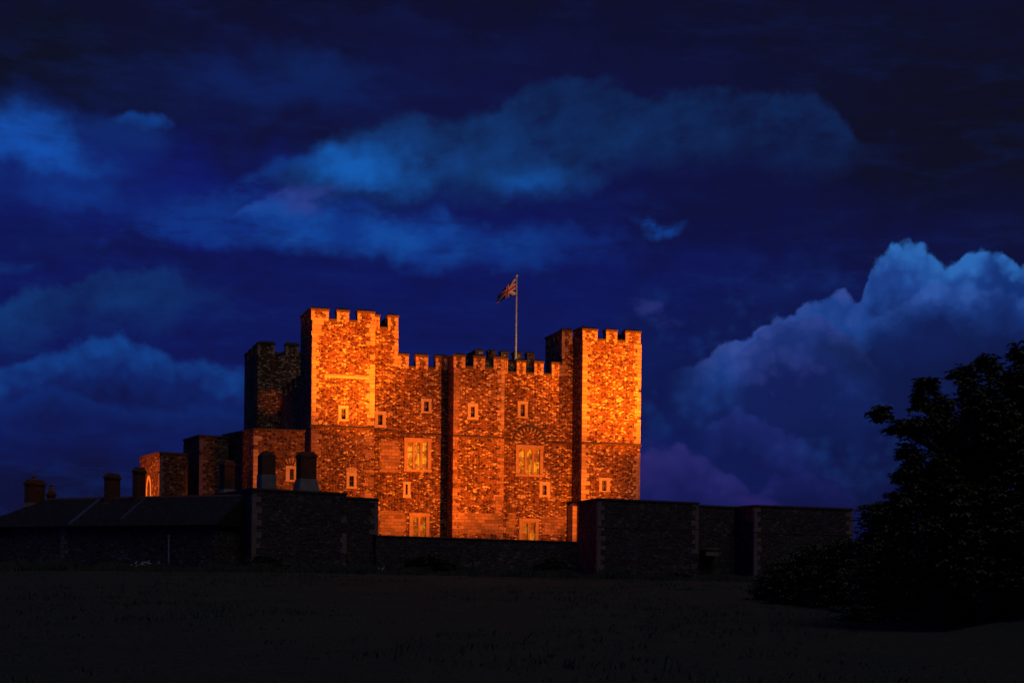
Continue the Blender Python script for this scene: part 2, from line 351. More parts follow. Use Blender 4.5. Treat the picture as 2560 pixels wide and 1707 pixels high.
def plain(name, base, rough=.85, scale=3.0, var=.4, metal=0.0, spec=.3):
    m, n = new_mat(name); c = objco(n); z = n.noise(c, scale, 5, .62)
    col = n.mix(1.0, base, n.ramp(z, [(.25, 1 - var), (.75, 1 + var * .6)]), 'MULTIPLY')
    finish(n, col, rough, z, .35, .03, spec, metal); return m

M = {}
M['keep'] = rubble('keep_rubble')
M['pale'] = blocks('dressed_stone', (.50, .40, .22), .35, 5.0, .37, stain=.35)
M['ashlar'] = blocks('ashlar', (.34, .235, .14), .5, .62, .29, stain=.45)
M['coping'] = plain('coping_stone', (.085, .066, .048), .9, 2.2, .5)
M['frame'] = plain('window_stone', (.54, .47, .27), .85, 2.5, .28)
M['frame_big'] = plain('mullion_stone', (.42, .31, .18), .85, 2.5, .3)
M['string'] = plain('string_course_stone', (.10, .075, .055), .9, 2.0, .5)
M['flint'] = plain('dark_flint', (.05, .04, .035), .7, 3, .5)
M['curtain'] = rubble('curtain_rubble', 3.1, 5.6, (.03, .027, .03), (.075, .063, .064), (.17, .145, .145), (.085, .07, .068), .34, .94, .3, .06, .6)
M['quoin'] = plain('quoin_stone', (.23, .165, .145), .9, 1.6, .4)
M['fore'] = rubble('forebuilding_rubble', 3.0, 5.6, (.025, .018, .016), (.125, .082, .05), (.36, .28, .17), (.17, .115, .065), .32, .88, .35, .07, .8)
M['slate'] = blocks('roof_slate', (.030, .029, .032), .4, .34, .22, joint=.012, stain=.4)
M['brick'] = blocks('chimney_brick', (.20, .085, .055), .4, .23, .08, joint=.012, stain=.5)
M['render'] = plain('chimney_render', (.24, .22, .21), .9, 2, .35)
M['pot'] = plain('clay_pot', (.34, .15, .09), .8, 5, .3)
M['lead'] = plain('lead_flashing', (.16, .17, .20), .4, 4, .25, metal=.6)
M['iron'] = plain('painted_iron', (.25, .26, .30), .45, 6, .3)
M['pole'] = plain('pole_paint', (.34, .34, .33), .5, 4, .2)
M['bark'] = plain('bark', (.06, .045, .03), .95, 6, .5)

def glass_mat(name, lit):
    m, n = new_mat(name); c = objco(n); x, y, z = n.sep(c)[:]
    b = n.node('ShaderNodeTexBrick'); n.put(b.inputs['Vector'], n.xyz(n.m('ADD', x, .07), z, 0)); b.offset = 0.0
    for k, s in (('Scale', 1.0), ('Mortar Size', .011), ('Brick Width', .165), ('Row Height', .185), ('Mortar Smooth', .2)): b.inputs[k].default_value = s
    b.inputs['Color1'].default_value = (0, 0, 0, 1); b.inputs['Color2'].default_value = (1, 1, 1, 1); b.inputs['Mortar'].default_value = (0, 0, 0, 1)
    lead = b.outputs['Fac']
    pat = n.noise(n.xyz(n.m('MULTIPLY', x, 1.4), 0.0, n.m('MULTIPLY', z, 1.1)), 1.0, 2, .5)
    pane = n.m('ADD', n.m('MULTIPLY', b.outputs['Color'], .45), n.m('MULTIPLY', n.step(pat, .34, .66), .85))
    if lit:
        col = n.ramp(pane, [(.1, (.26, .032, .002)), (.55, (.62, .10, .005)), (.95, (1.2, .36, .012))])
        finish(n, (.05, .03, .012), .35, pane, .15, .02, .1, 0, n.mix(lead, col, (.09, .018, .002)), lit)
    else:
        finish(n, n.mix(lead, n.mix(b.outputs['Color'], (.035, .03, .03), (.10, .085, .07)), (.02, .018, .016)), .18, pane, .3, .02, .5)
    return m
M['glass'] = glass_mat('dark_leaded_glass', 0)
M['lit'] = glass_mat('lit_leaded_glass', 1.0)
M['lit_low'] = glass_mat('dim_leaded_glass', 0.5)

# ------------------------------------------------------------------ mesh building
class MB:
    def __init__(s): s.v = []; s.f = []; s.mi = []; s.mats = []
    def mat(s, m):
        if m not in s.mats: s.mats.append(m)
        return s.mats.index(m)
    def face(s, pts, m):
        i = len(s.v); s.v += [tuple(p) for p in pts]; s.f.append(tuple(range(i, i + len(pts)))); s.mi.append(s.mat(m))
    def box(s, x0, x1, y0, y1, z0, z1, m, top=True, bottom=True):
        a = [(x0, y0), (x1, y0), (x1, y1), (x0, y1)]
        for i in range(4):
            p, q = a[i], a[(i + 1) % 4]
            s.face([(*p, z0), (*q, z0), (*q, z1), (*p, z1)], m)
        if top: s.face([(*p, z1) for p in a], m)
        if bottom: s.face([(*p, z0) for p in reversed(a)], m)
    def frustum(s, r0, z0, r1, z1, m):
        """rect r=(x0,x1,y0,y1) at z0 narrowing to r1 at z1"""
        a = [(r0[0], r0[2], z0), (r0[1], r0[2], z0), (r0[1], r0[3], z0), (r0[0], r0[3], z0)]
        b = [(r1[0], r1[2], z1), (r1[1], r1[2], z1), (r1[1], r1[3], z1), (r1[0], r1[3], z1)]
        for i in range(4):
            j = (i + 1) % 4; s.face([a[i], a[j], b[j], b[i]], m)
        s.face(b, m); s.face(list(reversed(a)), m)
    def wall(s, a, b, z0, z1, m, holes=(), top=None):
        """one upright face from plan point a to b (outside on the right), with openings (s0, s1, z0, z1, depth)"""
        L = math.hypot(b[0] - a[0], b[1] - a[1]); d = ((b[0] - a[0]) / L, (b[1] - a[1]) / L); nn = (-d[1], d[0])
        P = lambda t, z, k=0.0: (a[0] + d[0] * t + nn[0] * k, a[1] + d[1] * t + nn[1] * k, z)
        xs = sorted({0.0, L, *[h[0] for h in holes], *[h[1] for h in holes]}); zs = sorted({z0, z1, *[h[2] for h in holes], *[h[3] for h in holes]})
        for i in range(len(xs) - 1):
            for j in range(len(zs) - 1):
                cx, cz = (xs[i] + xs[i + 1]) / 2, (zs[j] + zs[j + 1]) / 2
                if any(h[0] < cx < h[1] and h[2] < cz < h[3] for h in holes): continue
                s.face([P(xs[i], zs[j]), P(xs[i + 1], zs[j]), P(xs[i + 1], zs[j + 1]), P(xs[i], zs[j + 1])], m)
        for (p, q, r, t, k) in holes:
            s.face([P(p, r), P(q, r), P(q, r, k), P(p, r, k)], m); s.face([P(p, t, k), P(q, t, k), P(q, t), P(p, t)], m)
            s.face([P(p, r, k), P(p, t, k), P(p, t), P(p, r)], m); s.face([P(q, r), P(q, t), P(q, t, k), P(q, r, k)], m)
            s.face([P(p, r, k), P(q, r, k), P(q, t, k), P(p, t, k)], m)
    def extrude(s, poly, z0, z1, m, holes=None, top=None):
        for i in range(len(poly)):
            s.wall(poly[i], poly[(i + 1) % len(poly)], z0, z1, m, (holes or {}).get(i, ()))
        s.face([(*p, z1) for p in poly], top or m)
    def tube(s, p, q, r0, r1, m, n=10, cap=True):
        p, q = Vector(p), Vector(q); ax = (q - p).normalized()
        e = ax.orthogonal().normalized(); g = ax.cross(e)
        ra = [p + (e * math.cos(k) + g * math.sin(k)) * r0 for k in (2 * math.pi * i / n for i in range(n))]
        rb = [q + (e * math.cos(k) + g * math.sin(k)) * r1 for k in (2 * math.pi * i / n for i in range(n))]
        for i in range(n): s.face([ra[i], ra[(i + 1) % n], rb[(i + 1) % n], rb[i]], m)
        if cap: s.face(list(reversed(ra)), m); s.face(rb, m)
    def build(s, name, parent=None, smooth=False):
        me = bpy.data.meshes.new(name); me.from_pydata(s.v, [], s.f)
        for k in s.mats: me.materials.append(M[k] if isinstance(k, str) else k)
        for p, i in zip(me.polygons, s.mi): p.material_index = i; p.use_smooth = smooth
        me.update()
        o = bpy.data.objects.new(name, me); COL.objects.link(o)
        if parent is not None: o.parent = parent
        return o

def tag(o, label=None, cat=None, group=None, kind=None):
    if label and not kind: kind = 'thing'
    for k, v in (('label', label), ('category', cat), ('group', group), ('kind', kind)):
        if v: o[k] = v
    return o
def empty(name, loc, rz=0.0):
    o = bpy.data.objects.new(name, None); COL.objects.link(o); o.location = loc; o.rotation_euler = (0, 0, rz); o.empty_display_size = .3
    return o
def root_of(name, fr): return empty(name, (fr.o[0], fr.o[1], 0.0), fr.a)

# ------------------------------------------------------------------ ground: grass bank rising from the viewer to the walls
def gz(x, y):
    t = min(max((y - 20) / 105.0, 0), 1); h = -1.75 + 3.05 * (t * t * (3 - 2 * t)) + 0.35 * math.sin(x * .07 + y * .03) * min(t * 2, 1) * .5
    if y > 126: h += min((y - 126) / 14.0, 1) * 1.6
    if y > 210: h -= (y - 210) * .09
    k = min(max((x - 12 - (y - 50) * .12) / 10.0, 0), 1)           # the bank climbs on the right, under the tree
    if y < 125: h += k * k * (3 - 2 * k) * 1.5 * min(max((y - 28) / 20, 0), 1) * min(max((125 - y) / 30, 0), 1)
    return h
def build_ground():
    ys = [1, 8, 14] + [20 + 3 * i for i in range(48)] + [170, 180, 195, 210, 240, 300, 420, 700, 1200, 2500, 5000]
    us = [i / 40.0 for i in range(-40, 41)]
    v, f = [], []
    for y in ys:
        half = 70 + y * .75
        for u in us:
            x = u * half; v.append((x, y, gz(x, y) + .06 * math.sin(x * 1.7 + y * .9) + .05 * math.sin(x * .6 - y * 1.3)))
    w = len(us)
    for j in range(len(ys) - 1):
        for i in range(w - 1): a = j * w + i; f.append((a, a + 1, a + w + 1, a + w))
    m, n = new_mat('night_grass'); c = objco(n)
    k = n.noise(c, .25, 5, .6); g = n.noise(c, 6, 6, .7); gg = n.noise(n.vm('MULTIPLY', c, (14, 14, 14)), 1, 3, .6)
    col = n.mix(k, (.055, .070, .046), (.090, .098, .066)); col = n.mix(1.0, col, n.ramp(g, [(.3, .5), (.7, 1.3)]), 'MULTIPLY')
    finish(n, col, .95, n.m('ADD', g, gg), .9, .12, .1)
    me = bpy.data.meshes.new('ground'); me.from_pydata(v, [], f); me.materials.append(m)
    for p in me.polygons: p.use_smooth = True
    o = bpy.data.objects.new('ground', me); COL.objects.link(o); tag(o, kind='structure')
build_ground()

# ------------------------------------------------------------------ the keep
KF = Frame(776, 136.0, 17.7)
K, S = KF.K, KF.S
ZB = 1.0                                   # below the ground in the bailey
PR = 2.5                                   # how far the clasping corner towers stand out
XL = 0.0
XR = K(1601.5, 1000, 0)[0]                 # right-hand edge of the front
X1 = K(936, 1000, 0)[0]                    # left clasp, right edge
XT = K(995.5, 850, PR)[0]                  # left tower, right edge above the parapet
X2 = K(1456, 1000, 0)[0]                   # right clasp, left edge
XS = K(1405.5, 850, PR)[0]                 # right tower, left edge above the parapet
YB = PR - 1.95
XB0, XB1 = K(1134.5, 1000, YB)[0], K(1260.5, 1000, YB)[0]
DP = 40.0; YCR = 9.4                                  # depth of the keep
TY = 7.2                                   # tower depth (upper body)
YC = 5.6                                   # clasp depth along the side
keep = root_of('castle_keep', KF)
tag(keep, 'floodlit square stone castle keep with battlemented corner towers, behind dark walls', 'castle keep')
ZF = K(830, 803, 0)[1]; ZR = K(1560, 856, 0)[1]          # wall-head of the left and the right front tower
ZW = K(1050, 922, PR)[1]                                 # wall-head of the main wall
ZK = ZF + 0.35

WIN = []        # (x0, x1, z0, z1) outer stone surround on a plane y
def wrect(px0, py0, px1, py1, yl):
    xa, za = K(px0, py1, yl); xb, zb = K(px1, py0, yl)
    return xa, xb, za, zb
windows = {
    'left_clasp': [(846, 1014, 871, 1052, 853, 1021, 864.5, 1047.5), (866, 1180, 891, 1221, 873, 1189.5, 885, 1215.5)],
    'left_recess': [(937, 1028, 965, 1068, 945, 1036.5, 956.5, 1062)],
    'wall_a': [(1053, 997, 1078.5, 1032, 1060, 1003.5, 1072, 1028), (1008, 1204, 1026, 1244, 1013.5, 1210, 1019.5, 1236)],
    'buttress': [(1169, 1008, 1195, 1048, 1176.5, 1016, 1187, 1042.5)],
    'wall_b': [(1294, 1003, 1319.5, 1044, 1301, 1010, 1312.5, 1040.5), (1348.5, 1204, 1375, 1241.5, 1356, 1212.5, 1366.5, 1236.5)],
    'right_clasp': [(1498, 1194, 1525, 1229, 1505, 1200.5, 1516.5, 1226)],
}
planes = {'left_clasp': 0.0, 'left_recess': PR, 'wall_a': PR, 'buttress': YB, 'wall_b': PR, 'right_clasp': 0.0}
big = {'wall_a': [(1010, 1096, 1078, 1178, 3, 'lit'), (1023, 1282.5, 1073.5, 1352, 2, 'lit_low')],
       'wall_b': [(1289, 1113.5, 1358, 1190, 3, 'lit'), (1297.5, 1296, 1346.5, 1366, 2, 'lit_low')]}
def holes_for(key, x_start):
    out = []
    for w in windows.get(key, []):
        a = wrect(*w[:4], planes[key]); out.append((a[0] + .04 - x_start, a[1] - .04 - x_start, a[2] + .04, a[3] - .04, .8))
    for w in big.get(key, []):
        a = wrect(*w[:4], planes[key]); out.append((a[0] + .06 - x_start, a[1] - .06 - x_start, a[2] + .06, a[3] - .06, .9))
    return out

def merlon(parent, x0, x1, y0, y1, z0, zs, zt, mat='keep', hip=(.06, .06, .34, .30), trim=True):
    """a battlement: body from z0 to zs with a sloped coping up to zt; hip = coping inset at x0, x1, y0, y1"""
    b = MB(); b.box(x0, x1, y0, y1, z0, zs, mat, bottom=False)
    if trim:                                                    # dressed edge stones
        h = (zs - z0)
        for k in range(3):
            w = .34 if k % 2 else .22
            za, zb_ = z0 + h * k / 3 + .012, z0 + h * (k + 1) / 3 - .012
            if x1 - x0 > 1.0 or True:
                b.box(x0 - .012, x0 + min(w, (x1 - x0) * .35), y0 - .016, y0 + .2, za, zb_, 'pale')
                b.box(x1 - min(.56 - w, (x1 - x0) * .35), x1 + .012, y0 - .016, y0 + .2, za, zb_, 'pale')
    g = .07
    lip = min(.19, (zt - zs) * .55)
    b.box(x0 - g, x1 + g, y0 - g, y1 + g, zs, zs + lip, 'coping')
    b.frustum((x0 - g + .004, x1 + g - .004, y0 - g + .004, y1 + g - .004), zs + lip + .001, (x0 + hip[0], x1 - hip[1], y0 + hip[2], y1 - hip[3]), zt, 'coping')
    return b.build('merlon', parent)

def sill(parent, spans, y0, y1, z, axis='x', flip=False):
    """weathered coping slabs in the gaps between the battlements"""
    b = MB()
    for (a, c) in spans:
        if axis == 'x':
            o, i = (y0 - .05, y1) if not flip else (y1 + .05, y0)
            pr = [(o, z + .002), (o, z + .20), (o + (i - o) * .45, z + .33), (i, z + .33), (i, z + .002)]
            L = [(a, p, q) for p, q in pr]; R_ = [(c, p, q) for p, q in pr]
        else:
            o, i = (y0 - .05, y1) if not flip else (y1 + .05, y0)
            pr = [(o, z + .002), (o, z + .20), (o + (i - o) * .45, z + .33), (i, z + .33), (i, z + .002)]
            L = [(p, a, q) for p, q in pr]; R_ = [(p, c, q) for p, q in pr]
        for k in range(5): j = (k + 1) % 5; b.face([L[k], L[j], R_[j], R_[k]], 'coping')
        b.face(L, 'coping'); b.face(list(reversed(R_)), 'coping')
    return b.build('coping', parent)

TH = 0.8
def front_merlons(parent, specs, yl, z0, spans_from=None):
    """specs: (px0, px1, py_face_top, py_cap_top, hip) on the plane y = yl"""
    xs = []
    for (a, c, f, t, hip) in specs:
        pm = (a + c) / 2
        x0, x1 = K(a, f, yl)[0], K(c, f, yl)[0]
        zs, zt = K(pm, f, yl)[1], K(pm, t, yl + .35)[1]
        merlon(parent, x0, x1, yl, yl + TH, z0, zs, zt, hip=hip)
        xs.append((x0, x1))
    if spans_from: sill(parent, [(xs[i][1] + .015, xs[i + 1][0] - .015) for i in range(len(xs) - 1) if i not in spans_from[1]], yl, yl + TH, z0)
    return xs
HM = (.08, .08, .34, .30); HL = (.34, .08, .34, .30); HR = (.08, .34, .34, .30)

def side_merlons(parent, x0, x1, ya, yb, n, z0, h=1.05, cap=.38, m='keep'):
    """n battlements along a wall that runs in depth"""
    p = (yb - ya) / (n - .42)
    for k in range(n):
        merlon(parent, x0, x1, ya + p * k, ya + p * k + p * .58, z0, z0 + h, z0 + h + cap, m, hip=(.30, .30, .1, .1), trim=False)
    sill(parent, [(ya + p * k + p * .58 + .015, ya + p * (k + 1) - .015) for k in range(n - 1)], x0, x1, z0, 'y')
def row_merlons(parent, xa, xb, y0, y1, n, z0, h=1.05, cap=.38):
    p = (xb - xa) / (n - .42)
    for k in range(n): merlon(parent, xa + p * k, xa + p * k + p * .58, y0, y1, z0, z0 + h, z0 + h + cap, hip=(.1, .1, .3, .3), trim=False)
    sill(parent, [(xa + p * k + p * .58 + .015, xa + p * (k + 1) - .015) for k in range(n - 1)], y0, y1, z0)

# front-left tower
b = MB()
b.extrude([(0, 0), (X1, 0), (X1, PR), (XT, PR), (XT, TY), (PR, TY), (PR, YC), (0, YC)], ZB, ZF, 'keep',
          {0: holes_for('left_clasp', 0.0), 2: holes_for('left_recess', X1)})
tfl = b.build('corner_tower', keep); tfl['label'] = 'tallest corner tower, at the left of the lit front'
ZFR = K(985, 816, PR)[1]
front_merlons(tfl, [(779, 821.5, 777, 768, HL), (843, 872.5, 780.5, 770.5, HM), (894.5, 936, 783.5, 773.5, HR)], 0, ZF, (True, ()))
front_merlons(tfl, [(937.5, 949, 792, 783, HM), (970.5, 995.5, 793.5, 784, HR)], PR, ZF, (True, ()))
side_merlons(tfl, 0, TH, TH + .75, YC, 3, ZF)
side_merlons(tfl, XT - TH, XT, PR + TH + .7, TY, 2, ZF)
row_merlons(tfl, PR, XT - 1.6, TY - TH, TY, 3, ZF)
# front-right tower
b = MB()
b.extrude([(XS, PR), (X2, PR), (X2, 0), (XR, 0), (XR, YC), (XR - PR, YC), (XR - PR, TY), (XS, TY)], ZB, ZR, 'keep',
          {2: holes_for('right_clasp', X2)})
tfr = b.build('corner_tower', keep); tfr['label'] = 'corner tower at the right end of the lit front'
front_merlons(tfr, [(1457, 1493.5, 827, 818, HL), (1516, 1542.8, 829.5, 821, HM), (1564.5, 1601.5, 832.5, 823.5, HR)], 0, ZR, (True, ()))
front_merlons(tfr, [(1405.5, 1431, 829, 820.5, HM)], PR, ZR)
side_merlons(tfr, X2, X2 + TH, TH + .05, PR - .05, 1, ZR)
side_merlons(tfr, XS, XS + TH, PR + TH + .55, TY, 3, ZR)
side_merlons(tfr, XR - TH, XR, TH + .7, YC, 3, ZR)
row_merlons(tfr, XS + 1.7, XR - PR - .2, TY - TH, TY, 3, ZR)
# rear towers
def rear(x_out, x_in, zt, lab):
    b = MB(); xo, xm = x_out
    sgn = 1 if xo < x_in else -1
    cl = xo + sgn * X1
    pts = [(xo, DP), (xo, DP - YCR), (x_in, DP - YCR), (x_in, DP - PR), (cl, DP - PR), (cl, DP)]
    if sgn < 0: pts = list(reversed(pts))
    b.extrude(pts, ZB, zt, 'keep')
    t = b.build('corner_tower', keep); t['label'] = lab
    lo, hi = min(xo, x_in), max(xo, x_in)
    # battlements on the face that looks to the front
    if sgn > 0:
        merlon(t, xo, xo + 1.75, DP - YCR, DP - YCR + TH, zt, zt + 1.05, zt + 1.45, hip=HL)
        merlon(t, xo + 2.9, xo + 4.25, DP - YCR, DP - YCR + TH, zt, zt + 1.05, zt + 1.45, hip=HM)
        merlon(t, xo + 5.4, xo + 6.8, DP - YCR, DP - YCR + TH, zt, zt + 1.05, zt + 1.45, hip=HM)
        sill(t, [(xo + 1.77, xo + 2.48)], DP - YCR, DP - YCR + TH, zt)
        side_merlons(t, xo, xo + TH, DP - YCR + TH + .7, DP, 3, zt)
    else:
        row_merlons(t, lo, hi, DP - YCR, DP - YCR + TH, 5, zt)
        side_merlons(t, lo, lo + TH, DP - YCR + TH + .7, DP - PR, 3, zt)
    row_merlons(t, lo + .2, hi - .2, DP - PR - TH, DP - PR, 5, zt)
    return t
zr_l = K(700, 888, DP - YCR)[1]; zr_r = K(1290, 909, DP - YCR)[1]
rear((0.0, PR), XT, zr_l, 'rear corner tower in shadow at the left')
rear((XR, XR - PR), XS, zr_r, 'rear corner tower showing only its dark battlements')
# main walls between the towers
b = MB()
ha = holes_for('wall_a', XT); hb = holes_for('wall_b', XB1)
b.wall((XT, PR), (XB0, PR), ZB, ZW, 'keep', ha)
b.wall((XB1, PR), (XS, PR), ZB, ZW, 'keep', hb)
core = [(XS, PR), (XS, TY), (XR - PR, TY), (XR - PR, DP - YCR), (XS, DP - YCR), (XS, DP - PR), (XT, DP - PR), (XT, DP - YCR), (PR, DP - YCR), (PR, TY), (XT, TY), (XT, PR)]
for i in range(len(core) - 1): b.wall(core[i], core[i + 1], ZB, ZW, 'keep')
b.face([(*p, ZW - .02) for p in core[:-1]] + [(XT, PR + .01, ZW - .02)], 'coping')
mw = b.build('main_wall', keep)
front_merlons(mw, [(996.5, 1021.5, 889.5, 881, HM), (1040.5, 1070, 892, 883, HM), (1090, 1119, 894.5, 885.5, HM)], PR, ZW, (True, ()))
zw2 = K(1325, 931, PR)[1]
front_merlons(mw, [(1262, 1269.5, 899, 891, HM), (1292.5, 1314.5, 906, 897, HM), (1336.5, 1358.5, 908, 899.5, HM), (1380, 1404.5, 911, 902.5, HM)], PR, ZW, (True, ()))
side_merlons(mw, PR, PR + TH, TY + .8, DP - YCR - .5, 8, ZW)
row_merlons(mw, XT + .5, XS - .5, DP - PR - TH, DP - PR, 9, ZW)
# centre buttress
b = MB()
b.wall((XB0, PR), (XB0, YB), ZB, ZW, 'keep'); b.wall((XB0, YB), (XB1, YB), ZB, ZW, 'keep', holes_for('buttress', XB0)); b.wall((XB1, YB), (XB1, PR), ZB, ZW, 'keep')
b.face([(XB0, YB, ZW), (XB1, YB, ZW), (XB1, PR, ZW), (XB0, PR, ZW)], 'coping')
bt = b.build('buttress', keep)
front_merlons(bt, [(1134.5, 1163, 892, 882.5, HL), (1184.5, 1212.5, 895, 886, HM), (1234.5, 1260.5, 897.5, 888.5, HR)], YB, ZW, (True, ()))
side_merlons(bt, XB0, XB0 + TH, YB + TH + .02, PR + .7, 1, ZW, h=.98)
# narrow pale block added for a lit strip beside the right clasp, low down
b = MB(); zp = K(1438, 1256, 1.1)[1]
b.box(X2 - .42, X2 - .005, 1.1, PR - .005, ZB, zp - .3, 'pale', bottom=False, top=False)
b.frustum((X2 - .42, X2 - .005, 1.1, PR - .005), zp - .3, (X2 - .1, X2 - .005, 1.9, PR - .005), zp, 'pale')
b.build('lit_strip', keep)

# ---- dressed corners: blocks alternately long and short
def quoins(parent, x, y, z0, z1, sx, sy, mat='pale', h=.37, lx=(.62, .34), ly=(.34, .62), pr=.018, seed=1, miss=0.0, name='quoins'):
    """corner at (x, y); sx = +1 when the front face runs to larger x, sy = +1 when the side face runs to larger y"""
    b = MB(); rnd = random.Random(seed); z = z0; k = 0
    while z < z1 - .1:
        hh = h * rnd.uniform(.8, 1.15); zt = min(z + hh, z1)
        if rnd.random() >= miss:
            a, c = lx[k % 2] * rnd.uniform(.85, 1.15), ly[k % 2] * rnd.uniform(.85, 1.15)
            e = pr * rnd.uniform(.7, 1.3)
            xs = sorted((x - sx * e, x + sx * a)); ys = sorted((y - sy * e, y + sy * c))
            b.box(xs[0], xs[1], ys[0], ys[1], z + .008, zt - .008, mat)
        z = zt; k += 1
    return b.build(name, parent)
ZS = K(850, 1068, 0)[1]
quoins(tfl, 0, 0, ZS, ZF, 1, 1, seed=2, lx=(.62, .36)); quoins(tfl, 0, 0, ZB, ZS - .2, 1, 1, seed=14, lx=(.9, .6), mat='ashlar'); quoins(tfl, X1, 0, ZS + .3, ZF, -1, 1, seed=3, lx=(.7, .45), miss=.12)
quoins(tfl, X1, 0, ZB, ZS - .1, -1, 1, seed=13, lx=(.95, .7), miss=.25, mat='ashlar')
quoins(tfl, XT, PR, ZW + .1, ZF, -1, 1, seed=4, lx=(.5, .3), miss=.1)
quoins(tfr, X2, 0, K(1456, 1256, 0)[1], ZR, 1, 1, seed=5, lx=(.75, .4)); quoins(tfr, XR, 0, K(1600, 1256, 0)[1], ZR, -1, 1, seed=6, lx=(.62, .35), miss=.1)
quoins(tfr, XS, PR, ZW + .1, ZR, 1, 1, seed=7, lx=(.6, .32), miss=.05)
ZSB = K(1200, 1094, YB)[1]
quoins(bt, XB0, YB, ZB, ZW, 1, 1, seed=8, lx=(.6, .36), miss=.1, mat='ashlar'); quoins(bt, XB1, YB, ZSB + .8, ZW, -1, 1, seed=9, lx=(.62, .3), miss=.1)
quoins(bt, XB1, YB, ZB, ZSB, -1, 1, seed=19, lx=(.6, .3), miss=.2, mat='ashlar')

# ---- string courses, ashlar bands, relieving arches
def band(parent, yl, pts, h=.20, pr=.09, mat='string', name='string_course', py2=None):
    (xa, za), (xb, zb) = K(*pts[0], yl), K(*pts[1], yl); z = (za + zb) / 2
    b = MB(); y0, y1 = yl - pr, yl + .05
    pr_ = [(y0, z - h * .45), (y0, z + h * .1), (yl - .001, z + h * .55), (y1, z + h * .55), (y1, z - h * .55), (yl - .001, z - h * .55)]
    L = [(xa, p, q) for p, q in pr_]; R_ = [(xb, p, q) for p, q in pr_]
    for k in range(6): j = (k + 1) % 6; b.face([L[k], L[j], R_[j], R_[k]], mat)
    b.face(L, mat); b.face(list(reversed(R_)), mat)
    return b.build(name, parent)
band(tfl, 0, ((775, 1062), (934, 1072)))
band(tfl, PR, ((938, 1074), (995, 1079)))
band(mw, PR, ((996.5, 1081), (1116, 1090))); band(bt, YB, ((1134.5, 1089), (1260, 1095)))
band(mw, PR, ((1262, 1101), (1285, 1102))); band(mw, PR, ((1365, 1106), (1404, 1108))); band(tfr, PR, ((1406, 1108), (1440, 1109)))
band(tfr, 0, ((1454.5, 1106), (1603, 1113)), .24, .1)
band(tfl, 0, ((811, 938), (928, 945)), .27, .03, 'pale', 'stone_band')
def facing(parent, yl, px0, py0, px1, py1, name='ashlar_facing', mat='ashlar', pr=.022):
    xa, za = K(px0, py1, yl); xb, zb = K(px1, py0, yl); b = MB(); rnd = random.Random(int(px0))
    z = za
    while z < zb - .05:                                    # ragged toothed edges
        zt = min(z + .29, zb); a, c = rnd.uniform(0, .35), rnd.uniform(0, .35)
        b.box(xa + a, xb - c, yl - pr, yl + .1, z, zt - .004, mat); z = zt
    return b.build(name, parent)
facing(mw, PR, 945, 1277, 1020, 1350); facing(bt, YB, 1140, 1284, 1255, 1332); facing(mw, PR, 1263, 1282, 1294, 1340)
facing(mw, PR, 1352, 1292, 1420, 1335)
facing(tfl, 0, 778, 795, 812, 836, 'stone_patch', 'pale')
facing(tfl, PR, 945, 1103, 1005, 1180, 'stone_patch'); facing(bt, YB, 1232, 1236, 1256, 1284, 'stone_patch')
def fan(parent, yl, pc, r0, r1, a0, a1, nv, mats, pr=.03, name='relieving_arch', hood=False):
    cx, cz = K(*pc, yl); s = K(pc[0] + 10, pc[1], yl)[0] - cx; s /= 10.0
    b = MB()
    def seg(ra, rb, t0, t1, p, mat):
        q = [(cx + r * s * math.cos(t), cz + r * s * math.sin(t)) for r, t in ((ra, t0), (rb, t0), (rb, t1), (ra, t1))]
        F_ = [(x, yl - p, z) for x, z in q]; B_ = [(x, yl + .1, z) for x, z in q]
        b.face(F_ if True else F_, mat)
        for k in range(4): j = (k + 1) % 4; b.face([F_[j], F_[k], B_[k], B_[j]], mat)
    for k in range(nv):
        t0, t1 = math.radians(a0 + (a1 - a0) * (k + .06) / nv), math.radians(a0 + (a1 - a0) * (k + .94) / nv)
        seg(r0, r1, t0, t1, pr, mats[k % len(mats)])
    if hood:
        for k in range(24): seg(r1 + 1.2, r1 + 4.5, math.radians(180 * k / 24), math.radians(180 * (k + 1) / 24), .10, 'coping')
    return b.build(name, parent)
fan(mw, PR, (1323.5, 1108), 29, 37.5, 0, 180, 23, ('pale', 'flint'), hood=True)
fan(tfl, 0, (879, 1188), 10, 21, 40, 140, 9, ('pale', 'frame'))

# ---- windows
def stone_window(parent, rect, inner, yl, pane_mat='glass', label=None):
    xa, xb, za, zb = wrect(*rect, yl); ia, ib, ja, jb = wrect(*inner, yl)
    b = MB(); y0, y1 = yl - .035, yl + .40; m = 'frame'
    b.box(xa - .05, xb + .05, y0 - .03, y1, za, ja, m)                       # sill
    b.box(xa, ia, y0, y1, ja, jb, m); b.box(ib, xb, y0, y1, ja, jb, m)       # jambs
    b.box(xa - .02, xb + .02, y0, y1, jb, zb, m)                             # lintel
    w = b.build('window', parent)
    if label: w['label'] = label
    g = MB(); g.box(ia - .02, ib + .02, yl + .26, yl + .28, ja - .02, jb + .02, pane_mat); g.build('pane', w)
    g = MB(); zm = ja + (jb - ja) * .52
    g.box(ia - .01, ib + .01, yl + .21, yl + .25, zm - .03, zm + .03, 'iron'); g.box((ia + ib) / 2 - .02, (ia + ib) / 2 + .02, yl + .212, yl + .248, ja, jb, 'iron')
    g.build('glazing_bar', w)
    return w
